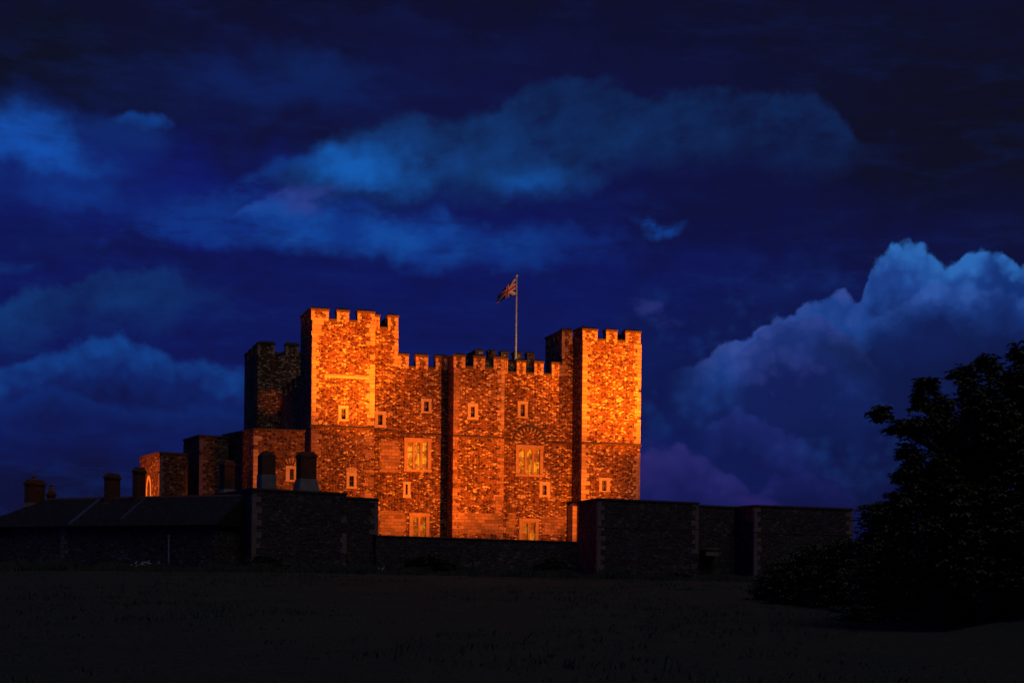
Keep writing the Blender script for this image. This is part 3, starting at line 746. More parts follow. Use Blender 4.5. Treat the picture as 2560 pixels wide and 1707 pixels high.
def traceried_window(parent, rect, yl, lights, pane_mat, label):
    xa, xb, za, zb = wrect(*rect, yl); b = MB(); m = 'frame_big'
    fw = .30; y0, y1 = yl - .05, yl + .42
    b.box(xa, xa + fw, y0, y1, za + .22, zb - fw, m); b.box(xb - fw, xb, y0, y1, za + .22, zb - fw, m)
    b.box(xa - .04, xb + .04, y0 - .06, y1, zb - fw, zb, m)                  # square label over the head
    b.box(xa - .06, xb + .06, y0 - .07, y1, za, za + .22, m)                 # sill
    w = b.build('window', parent); w['label'] = label
    ia, ib, ja, jb = xa + fw, xb - fw, za + .22, zb - fw
    mw_ = .17; lw = (ib - ia - mw_ * (lights - 1)) / lights
    t = MB(); yf, yk = yl + .06, yl + .30
    for k in range(1, lights):
        c = ia + k * lw + (k - .5) * mw_
        t.box(c - mw_ / 2, c + mw_ / 2, yf - .03, yk, ja, jb - .004, m)
    for k in range(lights):
        p = ia + k * (lw + mw_); N = 12; hgt = lw * .5; zs = jb - hgt - .06
        cur = [(p + lw * i / N, zs + hgt * (1 - abs(2 * i / N - 1) ** 2.3) ** .62) for i in range(N + 1)]
        for i in range(N):
            (x0, z0), (x1, z1) = cur[i], cur[i + 1]
            t.face([(x0, yf, z0), (x1, yf, z1), (x1, yf, jb), (x0, yf, jb)], m)
            t.face([(x0, yk, z0), (x1, yk, z1), (x1, yf, z1), (x0, yf, z0)], m)
    t.build('tracery', w)
    for k in range(lights):
        p = ia + k * (lw + mw_)
        g = MB(); g.box(p - .02, p + lw + .02, yl + .24, yl + .26, ja - .01, jb, pane_mat); g.build('pane', w)
    g = MB(); zm = ja + (jb - ja) * .62
    for k in range(lights):
        p = ia + k * (lw + mw_); g.box(p + .002, p + lw - .002, yl + .17, yl + .225, zm - .05, zm + .04, 'iron')
    g.build('glazing_bar', w)
par = {'left_clasp': tfl, 'left_recess': tfl, 'wall_a': mw, 'buttress': bt, 'wall_b': mw, 'right_clasp': tfr}
for key, lst in windows.items():
    for w in lst: stone_window(keep, w[:4], w[4:], planes[key])
for key, lst in big.items():
    for w in lst:
        traceried_window(keep, w[:4], planes[key], w[4], w[5], 'tall three-light mullioned window glowing yellow' if w[4] == 3 else 'two-light mullioned window low in the wall')

# ------------------------------------------------------------------ flagpole and flag
fy = 26.0
fx, fz1 = K(1291.6, 689, fy); _, fz0 = K(1293, 930, fy)
fp = empty('flagpole', KF.W(fx, fy, ZW - .5), KF.a); tag(fp, 'tall thin pale flagpole with a ball finial on the keep roof', 'flagpole')
H = fz1 - (ZW - .5)
b = MB(); b.tube((0, 0, 0), (0, 0, H * .42), .14, .125, 'pole', 12); b.tube((0, 0, H * .42), (0, 0, H - .15), .11, .075, 'pole', 12); b.build('pole', fp, True)
b = MB()
for k in range(6):
    a0, a1 = -math.pi / 2 + math.pi * k / 6, -math.pi / 2 + math.pi * (k + 1) / 6
    b.tube((0, 0, H + .17 * math.sin(a0)), (0, 0, H + .17 * math.sin(a1)), max(.17 * math.cos(a0), .004), max(.17 * math.cos(a1), .004), 'pole', 12, False)
b.build('finial', fp, True)
def build_flag():
    red, white, navy = plain('flag_red', (.55, .05, .045), .8, 6, .15), plain('flag_white', (.62, .60, .56), .8, 6, .12), plain('flag_navy', (.012, .018, .06), .8, 6, .15)
    NU, NV, LW, LH = 72, 40, 3.9, 1.95
    Z1 = K(1291, 697, fy)[1]; Z0 = K(1291, 737, fy)[1]; HT = Z1 - Z0
    v, f, mi = [], [], []
    for i in range(NU + 1):
        u = i / NU
        for j in range(NV + 1):
            w = j / NV
            # the free end sags and swings back, in soft folds
            x = -(.12 + 1.62 * u - .15 * u * u * (1 - w))
            z = Z1 - HT * w * (1 - .22 * u) - (1.12 * u ** 1.15) - .5 * u * u * (1 - w) + .05 * math.sin(9 * u + 3 * w)
            y = .30 * math.sin(7.5 * u + 1.8 * w) * u + 1.3 * u * u
            v.append((x, y, z))
    def colour(u, w):
        X, Y = (u - .5) * 60, (w - .5) * 30
        if abs(X) < 3 or abs(Y) < 3: return 0
        if abs(X) < 5 or abs(Y) < 5: return 1
        d1, d2 = (Y - X / 2) * .894, (Y + X / 2) * .894
        if (X < 0 and 0 < -d1 < 2) or (X > 0 and 0 < d1 < 2) or (X < 0 and 0 < d2 < 2) or (X > 0 and 0 < -d2 < 2): return 0
        if abs(d1) < 3 or abs(d2) < 3: return 1
        return 2
    for i in range(NU):
        for j in range(NV):
            a = i * (NV + 1) + j; f.append((a, a + 1, a + NV + 2, a + NV + 1)); mi.append(colour((i + .5) / NU, (j + .5) / NV))
    me = bpy.data.meshes.new('flag'); me.from_pydata(v, [], f)
    for m in (red, white, navy): me.materials.append(m)
    for p, k in zip(me.polygons, mi): p.material_index = k; p.use_smooth = True
    o = bpy.data.objects.new('flag', me); COL.objects.link(o); o.location = KF.W(fx, fy, 0); o.rotation_euler = (0, 0, KF.a)
    sm = o.modifiers.new('cloth', 'SOLIDIFY'); sm.thickness = .012
    spot('flag_fill', KF.W(fx + 3.5, 15.0, ZW + .3), KF.W(fx - .3, fy, Z1 - 3.0), 8000, 60, .8, (1.0, .42, .16))  # hidden roof lamp added to brighten the flag and pole
    tag(o, 'red, white and blue crossed flag drooping from the flagpole', 'flag')
build_flag()

# ------------------------------------------------------------------ other castle buildings: plain block towers
def block(parent, fr, x0, x1, y0, y1, z0, ztop, mat, name='wall', coping=.16, holes=None):
    """a squared block; ztop is one height or the four corner heights (front-left, front-right, back-right, back-left)"""
    zt = ztop if hasattr(ztop, '__len__') else (ztop,) * 4
    zc = min(zt) - coping
    b = MB(); P = [(x0, y0), (x1, y0), (x1, y1), (x0, y1)]
    for i in range(4):
        j = (i + 1) % 4
        if holes and i in holes: b.wall(P[i], P[j], z0, zc, mat, holes[i])
        else: b.face([(*P[i], z0), (*P[j], z0), (*P[j], zc), (*P[i], zc)], mat)
        b.face([(*P[i], zc), (*P[j], zc), (*P[j], zt[j] - coping), (*P[i], zt[i] - coping)], mat)
    b.face([(*P[i], zt[i] - coping) for i in range(4)], mat)
    w = b.build(name, parent)
    g = .06; Q = [(x0 - g, y0 - g), (x1 + g, y0 - g), (x1 + g, y1 + g), (x0 - g, y1 + g)]
    I = [(x0 + .5, y0 + .5), (x1 - .5, y0 + .5), (x1 - .5, y1 - .5), (x0 + .5, y1 - .5)]
    c = MB()
    for i in range(4):
        j = (i + 1) % 4
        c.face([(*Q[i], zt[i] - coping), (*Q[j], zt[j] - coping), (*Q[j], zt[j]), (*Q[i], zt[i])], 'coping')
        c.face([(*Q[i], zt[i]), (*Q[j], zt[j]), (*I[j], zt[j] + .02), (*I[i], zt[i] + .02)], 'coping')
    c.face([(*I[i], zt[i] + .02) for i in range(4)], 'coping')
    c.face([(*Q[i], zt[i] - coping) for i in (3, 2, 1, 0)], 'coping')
    c.build('coping', parent)
    return w

# forebuilding beside the keep: right-hand block lit, left-hand face in shade
f3 = Frame(632, 129.0, 26)
x1 = f3.K(762, 1100)[0]; yb = f3.S(557, 1120, 0)[0]
zt = f3.K(632, 1070)[1]; ztr = f3.K(752, 1074)[1]; ztb = f3.S(557, 1086, 0)[1]
fb = root_of('forebuilding', f3); tag(fb, 'lit lower block with a square window, against the left side of the keep', 'forebuilding')
w7 = (714, 1165, 744, 1203); i7 = (724, 1172, 735.5, 1199)
def fr_rect(fr, r, yl=0):
    xa, za = fr.K(r[0], r[3], yl); xb, zb = fr.K(r[2], r[1], yl); return xa, xb, za, zb
a7 = fr_rect(f3, w7); c7 = fr_rect(f3, i7)
ys0, zs0 = f3.S(602.5, 1202, 0); ys1, zs1 = f3.S(593, 1160, 0)
sl = (yb - ys1 + .1, yb - ys0 - .1, zs0 + .15, zs1 - .15, .6)
block(fb, f3, 0, x1, 0, yb, ZB, (zt, ztr, ztr, ztb), 'fore', holes={0: [(a7[0] + .04, a7[1] - .04, a7[2] + .04, a7[3] - .04, .8)], 3: [sl]})
quoins(fb, 0, 0, ZB, min(zt, ztr) - .2, 1, 1, 'pale', .33, (.75, .42), (.35, .55), seed=21, miss=.3)
b = MB(); m = 'frame'
b.box(a7[0] - .04, a7[1] + .04, -.05, .4, a7[2], c7[2], m); b.box(a7[0], c7[0], -.03, .4, c7[2], c7[3], m); b.box(c7[1], a7[1], -.03, .4, c7[2], c7[3], m); b.box(a7[0], a7[1], -.03, .4, c7[3], a7[3], m)
w = b.build('window', fb)
g = MB(); g.box(c7[0] - .02, c7[1] + .02, .25, .27, c7[2] - .02, c7[3] + .02, 'glass'); g.build('pane', w)
b = MB()                                                     # slit in the shaded side
b.box(-.04, .3, ys0, ys0 + .12, zs0, zs1, 'quoin'); b.box(-.04, .3, ys1 - .12, ys1, zs0, zs1, 'quoin'); b.box(-.04, .3, ys0 + .12, ys1 - .12, zs1 - .16, zs1, 'quoin')
w = b.build('window', fb); w['label'] = 'narrow slit window in the shaded side'
g = MB(); g.box(.2, .22, ys0 + .1, ys1 - .1, zs0, zs1 - .1, 'glass'); g.build('pane', w)
def fan2(parent, fr, pc, r0, r1, nv, mats):
    cx, cz = fr.K(*pc); s = (fr.K(pc[0] + 10, pc[1])[0] - cx) / 10; b = MB()
    for k in range(nv):
        t0, t1 = math.radians(45 + 90 * (k + .08) / nv), math.radians(45 + 90 * (k + .92) / nv)
        q = [(cx + r * s * math.cos(t), cz + r * s * math.sin(t)) for r, t in ((r0, t0), (r1, t0), (r1, t1), (r0, t1))]
        F_ = [(x, -.03, z) for x, z in q]; B_ = [(x, .05, z) for x, z in q]; b.face(F_, mats[k % 2])
        for i in range(4): j = (i + 1) % 4; b.face([F_[j], F_[i], B_[i], B_[j]], mats[k % 2])
    b.build('relieving_arch', parent)
fan2(fb, f3, (726, 1172), 14, 26, 8, ('pale', 'fore'))
# stair tower, then the small gatehouse tower beyond it
f2 = Frame(497, 133.0, 27)
st = root_of('stair_tower', f2); tag(st, 'dark stone tower with lit edges, between the forebuilding and a smaller orange tower', 'tower')
y2 = f2.S(459, 1120, 0)[0]
block(st, f2, 0, f2.K(572, 1120)[0], 0, y2, ZB, (f2.K(497, 1086)[1], f2.K(560, 1090)[1], f2.K(560, 1090)[1], f2.S(459, 1098, 0)[1]), 'fore')
quoins(st, 0, 0, ZB, f2.K(497, 1090)[1] - .3, 1, 1, 'quoin', .33, (.62, .3), (.3, .2), seed=23, miss=.25)
quoins(st, 0, y2, ZB, f2.S(459, 1101, 0)[1] - .3, 1, -1, 'quoin', .33, (.3, .3), (.22, .3), seed=24)
f1 = Frame(397.5, 131.0, 29)
gt = root_of('gate_tower', f1); tag(gt, 'smallest tower of the castle, its left face lit orange with a pointed doorway', 'tower')
y1 = f1.S(349.5, 1160, 0)[0]
block(gt, f1, 0, f1.K(466, 1150)[0], 0, y1, ZB, (f1.K(397.5, 1128.5)[1], f1.K(457, 1132)[1], f1.K(457, 1132)[1], f1.S(349.5, 1141, 0)[1]), 'fore')
quoins(gt, 0, 0, ZB, f1.K(397, 1134)[1] - .3, 1, 1, 'quoin', .33, (.4, .2), (.24, .3), seed=25)
b = MB(); _, zc = f1.S(372, 1186, 0); b.box(-.07, .05, .02, y1 - .02, zc - .08, zc + .08, 'coping'); b.build('string_course', gt)
ya, za = f1.S(379, 1247, 0); yb2, zb2 = f1.S(367, 1201, 0); b = MB(); ym = (ya + yb2) / 2; hw = (yb2 - ya) / 2; zsp = zb2 - hw * .95
def lancet(r, N=8):                                       # pointed arch outline, half width r
    pts = []
    for i in range(N + 1):
        t = math.radians(60) * i / N; pts.append((ym - r + 2 * r * (1 - math.cos(t)), zsp + 2 * r * math.sin(t)))
    return pts + [(2 * ym - y, z) for y, z in reversed(pts[:-1])]
O, I_ = lancet(hw), lancet(hw * .6)
O = [(O[0][0], za - 1.5)] + O + [(O[-1][0], za - 1.5)]; I_ = [(I_[0][0], za - 1.5)] + I_ + [(I_[-1][0], za - 1.5)]
for i in range(len(O) - 1):
    b.face([(-.06, *O[i]), (-.06, *O[i + 1]), (-.06, *I_[i + 1]), (-.06, *I_[i])], 'frame'); b.face([(-.06, *O[i + 1]), (-.06, *O[i]), (.02, *O[i]), (.02, *O[i + 1])], 'frame')
    b.face([(-.06, *I_[i]), (-.06, *I_[i + 1]), (.0, *I_[i + 1]), (.0, *I_[i])], 'frame')
dr = b.build('niche', gt)
b = MB(); b.face([(-.012, *p) for p in I_], 'flint'); b.build('niche_shade', dr)  # flat dark face standing for the shaded hollow of the niche

# ------------------------------------------------------------------ dark inner curtain wall in front
GB = -1.0
fl = Frame(630, 118.0, 29)
lt = root_of('wall_tower', fl); tag(lt, 'broad dark wall tower below the keep, with two black chimneys above it', 'wall tower')
xr = fl.K(866, 1280)[0]; yl = fl.S(530, 1280, 0)[0]
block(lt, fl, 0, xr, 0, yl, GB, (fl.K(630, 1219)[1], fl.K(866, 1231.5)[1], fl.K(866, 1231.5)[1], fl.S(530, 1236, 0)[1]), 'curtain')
zq = fl.K(630, 1236)[1]
quoins(lt, 0, 0, GB, zq, 1, 1, 'quoin', .42, (.7, .35), (.3, .5), seed=31, miss=.2); quoins(lt, xr, 0, GB, fl.K(866, 1290)[1], -1, 1, 'quoin', .42, (.5, .3), (.3, .5), seed=32, miss=.2)
def chimney(parent, x0, x1, y0, y1, z0, zb, zt, mat='brick', round_=False, pots=()):
    b = MB(); b.frustum((x0 - .22, x1 + .22, y0 - .2, y1 + .2), z0, (x0, x1, y0, y1), zb, 'render')
    b.box(x0 + .02, x1 - .02, y0 + .02, y1 - .02, zb, zt - .45, mat, bottom=False)
    b.box(x0 - .04, x1 + .04, y0 - .04, y1 + .04, zt - .45, zt - .28, mat)
    b.frustum((x0 - .02, x1 + .02, y0 - .02, y1 + .02), zt - .28, (x0 + (x1 - x0) * .16, x1 - (x1 - x0) * .16, y0 + .15, y1 - .15), zt, mat)
    c = b.build('chimney', parent)
    for (x, y, h, r) in pots:
        p = MB(); p.tube((x, y, zt - .02), (x, y, zt + h), r, r * .85, 'pot', 12); p.tube((x, y, zt + h - .1), (x, y, zt + h), r * 1.15, r * 1.15, 'pot', 12); p.build('chimney_pot', c)
    return c
yc = 3.2
for (pa, pb, pt, pm) in ((655, 689, 1128, 1186), (752, 792, 1128, 1201)):
    a, c = fl.K(pa, 1200, yc)[0], fl.K(pb, 1200, yc)[0]
    zz = lambda py: fl.K((pa + pb) / 2, py, yc)[1]
    if pa == 655:
        b = MB(); b.box(a - .05, c + .05, yc - .05, yc + 1.05, fl.K(630, 1222)[1] - 1, zz(1186), 'render')
        b.box(a, c, yc, yc + 1.0, zz(1186), zz(1137), 'brick', bottom=False); b.frustum((a, c, yc, yc + 1.0), zz(1137), (a + .22, c - .22, yc + .2, yc + .8), zz(1128), 'brick'); b.build('chimney', lt)
    else: chimney(lt, a, c, yc, yc + 1.1, zz(1228), zz(1196), zz(1128))
a, c = fl.K(556, 1180, 7.5)[0], fl.K(583, 1180, 7.5)[0]
ch = chimney(lt, a, c, 7.0, 8.2, fl.K(570, 1245, 7)[1], fl.K(570, 1222, 7)[1], fl.K(570, 1149, 7)[1]); ch['label'] = 'red brick chimney at the left rear of the tower'
# lower stretch next to it, then the long low wall in front of the keep
fm = Frame(866, 122.5, 24)
lw = root_of('curtain_wall', fm); tag(lw, 'short raised piece of dark wall with pale corner blocks, right of the broad wall tower', 'wall')
xm = fm.K(945, 1280)[0]
block(lw, fm, -.6, xm, 0, 4.0, GB, (fm.K(866, 1240.5)[1], fm.K(945, 1245)[1], fm.K(945, 1245)[1], fm.K(866, 1240.5)[1]), 'curtain')
quoins(lw, xm, 0, fm.K(945, 1336)[1], fm.K(945, 1252)[1], -1, 1, 'quoin', .4, (.62, .3), (.3, .5), seed=33, miss=.1)
fc = Frame(940, 123.0, 25)
cw = root_of('curtain_wall', fc); tag(cw, 'long low dark wall across the foot of the lit keep', 'wall')
xc = fc.K(1452, 1400)[0]
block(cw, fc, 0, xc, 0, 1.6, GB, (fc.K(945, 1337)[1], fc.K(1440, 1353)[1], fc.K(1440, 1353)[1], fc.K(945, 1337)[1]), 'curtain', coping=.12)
# right-hand wall towers
f4 = Frame(1494, 124.0, 22)
t4 = root_of('wall_tower', f4); tag(t4, 'dark square wall tower right of the keep, directly below its right-hand corner', 'wall tower')
x4 = f4.K(1746, 1300)[0]; y4 = f4.S(1446, 1300, 0)[0]
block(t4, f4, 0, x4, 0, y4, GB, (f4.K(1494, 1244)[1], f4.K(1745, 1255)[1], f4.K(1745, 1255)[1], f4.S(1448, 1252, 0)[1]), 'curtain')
quoins(t4, 0, 0, GB, f4.K(1494, 1252)[1], 1, 1, 'quoin', .38, (.62, .28), (.3, .2), seed=41); quoins(t4, x4, 0, f4.K(1745, 1384)[1], f4.K(1745, 1262)[1], -1, 1, 'quoin', .38, (.62, .28), (.3, .5), seed=42)
b = MB(); z_ = f4.K(1494, 1316)[1]; b.box(-.03, x4 + .03, -.03, .1, z_ - .06, z_ + .06, 'coping'); b.build('string_course', t4)
f5 = Frame(1746, 129.5, 22)
rw = root_of('curtain_wall', f5); tag(rw, 'recessed dark wall between the two square wall towers on the right', 'wall')
x5 = f5.K(1850, 1300)[0]
block(rw, f5, -.8, x5 + .8, 0, 1.6, GB, (f5.K(1746, 1261)[1], f5.K(1850, 1266)[1], f5.K(1850, 1266)[1], f5.K(1746, 1261)[1]), 'curtain')
b = MB(); xa, za = f5.K(1752, 1389); xb, zb = f5.K(1784, 1375); b.box(xa, xb, -.9, .05, za, zb, 'quoin'); b.frustum((xa - .1, xb + .1, -1.0, .05), zb, (xa + .1, xb - .1, -.7, .05), zb + .2, 'coping'); b.build('stone_ledge', rw)
f6 = Frame(1886, 128.0, 22)
t6 = root_of('wall_tower', f6); tag(t6, 'farther dark wall tower beside the tree, its foot hidden by bushes', 'wall tower')
x6 = f6.K(2131, 1300)[0]; y6 = f6.S(1839, 1300, 0)[0]
block(t6, f6, 0, x6, 0, y6, GB, (f6.K(1886, 1261)[1], f6.K(2131, 1270)[1], f6.K(2131, 1270)[1], f6.S(1838, 1266, 0)[1]), 'curtain')
quoins(t6, 0, 0, GB, f6.K(1886, 1266)[1], 1, 1, 'quoin', .38, (.62, .28), (.3, .2), seed=43); quoins(t6, x6, 0, GB, f6.K(2131, 1278)[1], -1, 1, 'quoin', .38, (.6, .28), (.3, .5), seed=44)
b = MB(); z_ = f6.K(1886, 1330)[1]; b.box(-.03, x6 + .03, -.03, .1, z_ - .05, z_ + .05, 'coping'); b.build('string_course', t6)

# ------------------------------------------------------------------ low house with a slate roof, far left
fh = Frame(536, 117.0, -26)
ho = root_of('slate_roofed_house', fh); tag(ho, 'long low dark house with a slate roof and chimneys, left of the broad wall tower', 'house')
xl_ = fh.K(-60, 1330)[0]; hd = 7.0
ze = fh.K(300, 1310)[1]; zr = fh.K(450, 1241, hd / 2)[1]
b = MB(); b.box(xl_, 0, 0, hd, GB, ze, 'curtain', top=False, bottom=False); b.build('wall', ho)
o_ = .35; hip = fh.K(118, 1262, hd / 2)[0] - xl_
b = MB(); A, B_, C_, D_ = (xl_ - o_, -o_, ze - .12), (.3, -o_, ze - .12), (.3, hd + o_, ze - .12), (xl_ - o_, hd + o_, ze - .12)
R0, R1 = (xl_ + hip, hd / 2, zr), (.3, hd / 2, zr)
b.face([A, B_, R1, R0], 'slate'); b.face([C_, D_, R0, R1], 'slate'); b.face([D_, A, R0], 'slate'); b.face([B_, C_, R1], 'slate'); b.face([D_, C_, B_, A], 'slate')
rf = b.build('roof', ho)
b = MB(); b.box(xl_ + hip, .3, hd / 2 - .14, hd / 2 + .14, zr - .06, zr + .08, 'pot'); b.build('ridge_tiles', rf)
def verge(x, w=.34, top=1.0, bot=0.0, mat='lead', name='lead_flashing'):
    sl_ = lambda t: (-o_ + (hd / 2 + o_) * t, ze - .12 + (zr - ze + .12) * t)
    (ya_, za_), (yb_, zb_) = sl_(bot), sl_(top); b = MB()
    P = [(x - w / 2, ya_, za_ + .10), (x + w / 2, ya_, za_ + .10), (x + w / 2, yb_, zb_ + .10), (x - w / 2, yb_, zb_ + .10)]
    Q = [(p[0], p[1], p[2] - .2) for p in P]
    b.face(P, mat)
    for i in range(4): j = (i + 1) % 4; b.face([P[j], P[i], Q[i], Q[j]], mat)
    b.build(name, rf)
def xr_at(px, py): return fh.K(px, py, hd / 2)[0]
verge(xr_at(254, 1254), .4, .98, .05); verge(xr_at(368, 1248), .22, .98, .2)
def hx(px, y=hd / 2): return fh.K(px, 1240, y)[0]
def hz(px, py, y=hd / 2): return fh.K(px, py, y)[1]
def house_chimney(pa, pb, top, yq=hd / 2, pots=(), mat='brick', base=1275):
    wf = min(13, (pb - pa) * .35); d = (pb - pa - wf) / 22 / 2; a, c = hx(pa, yq - d), hx(pa + wf, yq - d); zt_ = hz((pa + pb) / 2, top, yq)
    c = max(c, a + .42)
    chimney(ho, a, c, yq - d, yq + d, hz(pa, base, yq) - .4, hz(pa, 1258, yq), zt_, mat, pots=[(a + (c - a) * t, yq, h, .16) for t, h in pots])
house_chimney(60, 114, 1199, pots=((.22, .32),), base=1300); house_chimney(116, 138, 1226, yq=hd / 2 + 1.2, pots=((.5, .5),), base=1300)
house_chimney(259, 303, 1183); house_chimney(330, 366, 1168)
xq = fh.K(152, 1350)[0]
b = MB(); rnd = random.Random(5); z = GB; k = 0
while z < ze - .3:
    w_ = (.62, .38)[k % 2] * rnd.uniform(.8, 1.2); b.box(xq, xq + w_, -.03, .1, z + .01, z + .33, 'quoin'); z += .36; k += 1
b.build('quoins', ho)
b = MB(); xp_ = fh.K(424, 1380)[0]; zt_ = fh.K(424, 1343)[1]; b.tube((xp_, -.12, GB), (xp_, -.12, zt_), .07, .07, 'iron', 10); b.tube((xp_, -.12, zt_ - .02), (xp_, -.12, zt_ + .2), .1, .16, 'iron', 10); b.build('downpipe', ho)

# ------------------------------------------------------------------ low stone walls at the foot of the curtain
def low_wall(px0, px1, py_top, depth, ang, label, th=1.0, slope=.0):
    f = Frame(px0, depth, ang); r = root_of('low_wall', f); tag(r, label, 'low wall', 'low walls on the grass below the castle')
    x = f.K(px1, py_top)[0]; z0 = f.K(px0, py_top)[1]
    block(r, f, 0, x, 0, th, -2.0, (z0, z0 - slope, z0 - slope, z0), 'curtain', 'wall', .1)
low_wall(1005, 1105, 1440, 112, 12, 'low dark stone wall left of the other two below the keep', 2.6, .35)
low_wall(1190, 1225, 1446, 111, 10, 'narrow stump of dark wall between two longer low walls', 1.6)
low_wall(1335, 1440, 1438, 112, 14, 'low dark stone wall nearest the right-hand wall tower', 2.4, .3)
low_wall(0, 300, 1448, 104, -6, 'long low garden wall in front of the slate-roofed house', .6)

# ------------------------------------------------------------------ tree and bushes
def leaf_mat(name, c0, c1):
    m, n = new_mat(name); c = objco(n); k = n.noise(c, 1.2, 4, .6)
    finish(n, n.mix(k, c0, c1), .75, None, spec=.2); return m
M['leaf'] = leaf_mat('tree_leaves', (.07, .085, .04), (.12, .13, .065))
M['bush'] = leaf_mat('bush_leaves', (.07, .082, .045), (.12, .125, .07))
M['bloom'] = plain('white_blossom', (.6, .6, .55), .7, 8, .2)
def leaf(b, p, d, up, L, w, m):
    """one pointed leaf from p along d"""
    s = d.cross(up)
    s = s.normalized() if s.length > 1e-4 else Vector((1, 0, 0))
    q = d * .55 * L + p; t = p + d * L - up * L * .18
    b.face([p, q - s * w, t, q + s * w], m)
def spray(b, p, rnd, size, m, n=6):
    """a hand of leaves spreading and drooping from one point"""
    a0 = rnd.uniform(0, 6.28); tilt = rnd.uniform(-.5, .25)
    for k in range(n):
        a = a0 + 6.283 * k / n + rnd.uniform(-.25, .25)
        d = Vector((math.cos(a), math.sin(a), tilt + rnd.uniform(-.35, .3))).normalized()
        leaf(b, p, d, Vector((0, 0, 1)), size * rnd.uniform(.7, 1.15), size * rnd.uniform(.2, .3), m)
def pt(px, py, depth):
    u, v = ray(px, py); return Vector((u * depth, depth, v * depth))
def build_tree(name, label, base, trunk_h, lobes, seed, leaf_size, per, cat='tree'):
    """lobes: (px, py, depth, radius in metres): leaf clumps each carried by a limb"""
    rnd = random.Random(seed); root = empty(name, base); tag(root, label, cat); B0 = Vector(base)
    t = MB(); fork = Vector((0, 0, trunk_h))
    prev = Vector((0, 0, -.4)); r = .34
    for k in range(1, 5):
        nx = Vector((rnd.uniform(-.12, .12), rnd.uniform(-.12, .12), trunk_h * k / 4)); t.tube(prev, nx, r, r * .87, 'bark', 10, False); prev = nx; r *= .87
    c = MB()
    for (px, py, dep, R) in lobes:
        P = pt(px, py, dep) - B0
        mid = prev.lerp(P, .55) + Vector((rnd.uniform(-.3, .3), rnd.uniform(-.3, .3), -.25))
        t.tube(prev, mid, .12, .07, 'bark', 6, False); t.tube(mid, P, .07, .03, 'bark', 6, False)
        tips = []
        for k in range(9):
            a, e = rnd.uniform(0, 6.28), rnd.uniform(-.5, 1.0); d = Vector((math.cos(a) * math.cos(e), math.sin(a) * math.cos(e), math.sin(e)))
            q = P + d * R * rnd.uniform(.6, 1.15); t.tube(P, q, .025, .008, 'bark', 4, False); tips.append((P, q))
        for k in range(int(per * R * R)):
            a_, q_ = tips[rnd.randrange(len(tips))]
            if rnd.random() < .6: p = a_.lerp(q_, rnd.uniform(.25, 1.05)) + Vector([rnd.gauss(0, R * .14) for _ in range(3)])
            else:
                while True:
                    v = Vector([rnd.uniform(-1, 1) for _ in range(3)])
                    if v.length < 1: break
                p = P + v * R * .9
            spray(c, p, rnd, leaf_size * rnd.uniform(.75, 1.2), 'leaf')
    t.build('trunk', root); c.build('crown', root)
    return root
D = 50.0
build_tree('broadleaf_tree', 'large broad-leaved tree in silhouette at the right edge', tuple(pt(2480, 1500, D)), 4.0,
           [(2205, 1030, 49, .34), (2240, 1072, 49.5, .34), (2318, 962, 50, .40), (2300, 1002, 49, .36), (2345, 1020, 50, .55), (2405, 936, 50.5, .42), (2440, 990, 50, .75), (2475, 918, 51, .5), (2552, 892, 51, .45),
            (2530, 975, 50, .85), (2290, 1075, 48.5, .5), (2370, 1085, 50, .95), (2480, 1070, 49, 1.15), (2570, 1060, 51, 1.3), (2275, 1135, 50, .45), (2272, 1195, 49, .5), (2258, 1262, 49, .55), (2245, 1310, 49, .6), (2340, 1180, 49, .85), (2450, 1190, 50, 1.3), (2560, 1200, 49, 1.4),
            (2300, 1240, 49, .7), (2380, 1270, 49, 1.05), (2480, 1310, 49, 1.3), (2590, 1330, 50, 1.3), (2330, 1330, 49, .9), (2420, 1400, 49, 1.2), (2540, 1420, 49, 1.3), (2650, 1000, 50, 1.5), (2660, 1200, 50, 1.5)], 11, .24, 520)

def build_shrub(label, px, py, depth, w, h, seed, per=520, size=.2, bloom=0, group='bushes below the castle walls', name='shrub'):
    """w x h metres, top centred on the pixel"""
    rnd = random.Random(seed); top = pt(px, py, depth); g = gz(top.x, depth); h = max(h, top.z - g + .1)
    root = empty(name, (top.x, depth, top.z - h)); tag(root, label, 'bush', group)
    c = MB(); s = MB(); nl = max(4, int(w * 2.2))
    for i in range(nl):
        bx = (i + .5) / nl * w - w / 2 + rnd.uniform(-.2, .2); k = 1 - (abs(bx) / (w * .56)) ** 2.2
        bz = h * max(.35, k) * rnd.uniform(.86, 1.0); by = rnd.uniform(-.4, .4) * min(w, 1.6)
        s.tube((bx * .4, by * .4, -.3), (bx, by, bz * .85), .05, .015, 'bark', 5, False)
        for k in range(int(per * w / nl)):
            p = Vector((bx + rnd.gauss(0, w / nl * .55), by + rnd.gauss(0, .4), bz * (1 - rnd.random() ** 1.15 * .98)))
            spray(c, p, rnd, size * rnd.uniform(.7, 1.2), 'bush', 5)
    for k in range(bloom):
        p = Vector((rnd.gauss(0, w * .18), -.6 + rnd.gauss(0, .15), h * rnd.uniform(.75, 1.0)))
        for j in range(4):
            q = p + Vector([rnd.gauss(0, .05) for _ in range(3)]); c.face([q, q + Vector((.07, 0, .02)), q + Vector((.08, 0, .09)), q + Vector((.0, 0, .08))], 'bloom')
    s.build('stem', root); c.build('foliage', root)
build_shrub('tall leafy bush standing out left of the big tree, over the wall end', 2212, 1226, 62, 2.5, 5.0, 51, 2100, .2)
build_shrub('dark bush at the right foot of the farther wall tower', 2120, 1325, 66, 3.0, 2.8, 52, 900, .2)
build_shrub('spreading bush covering the foot of the farther wall tower', 2030, 1352, 68, 3.2, 2.4, 53, 900, .2)
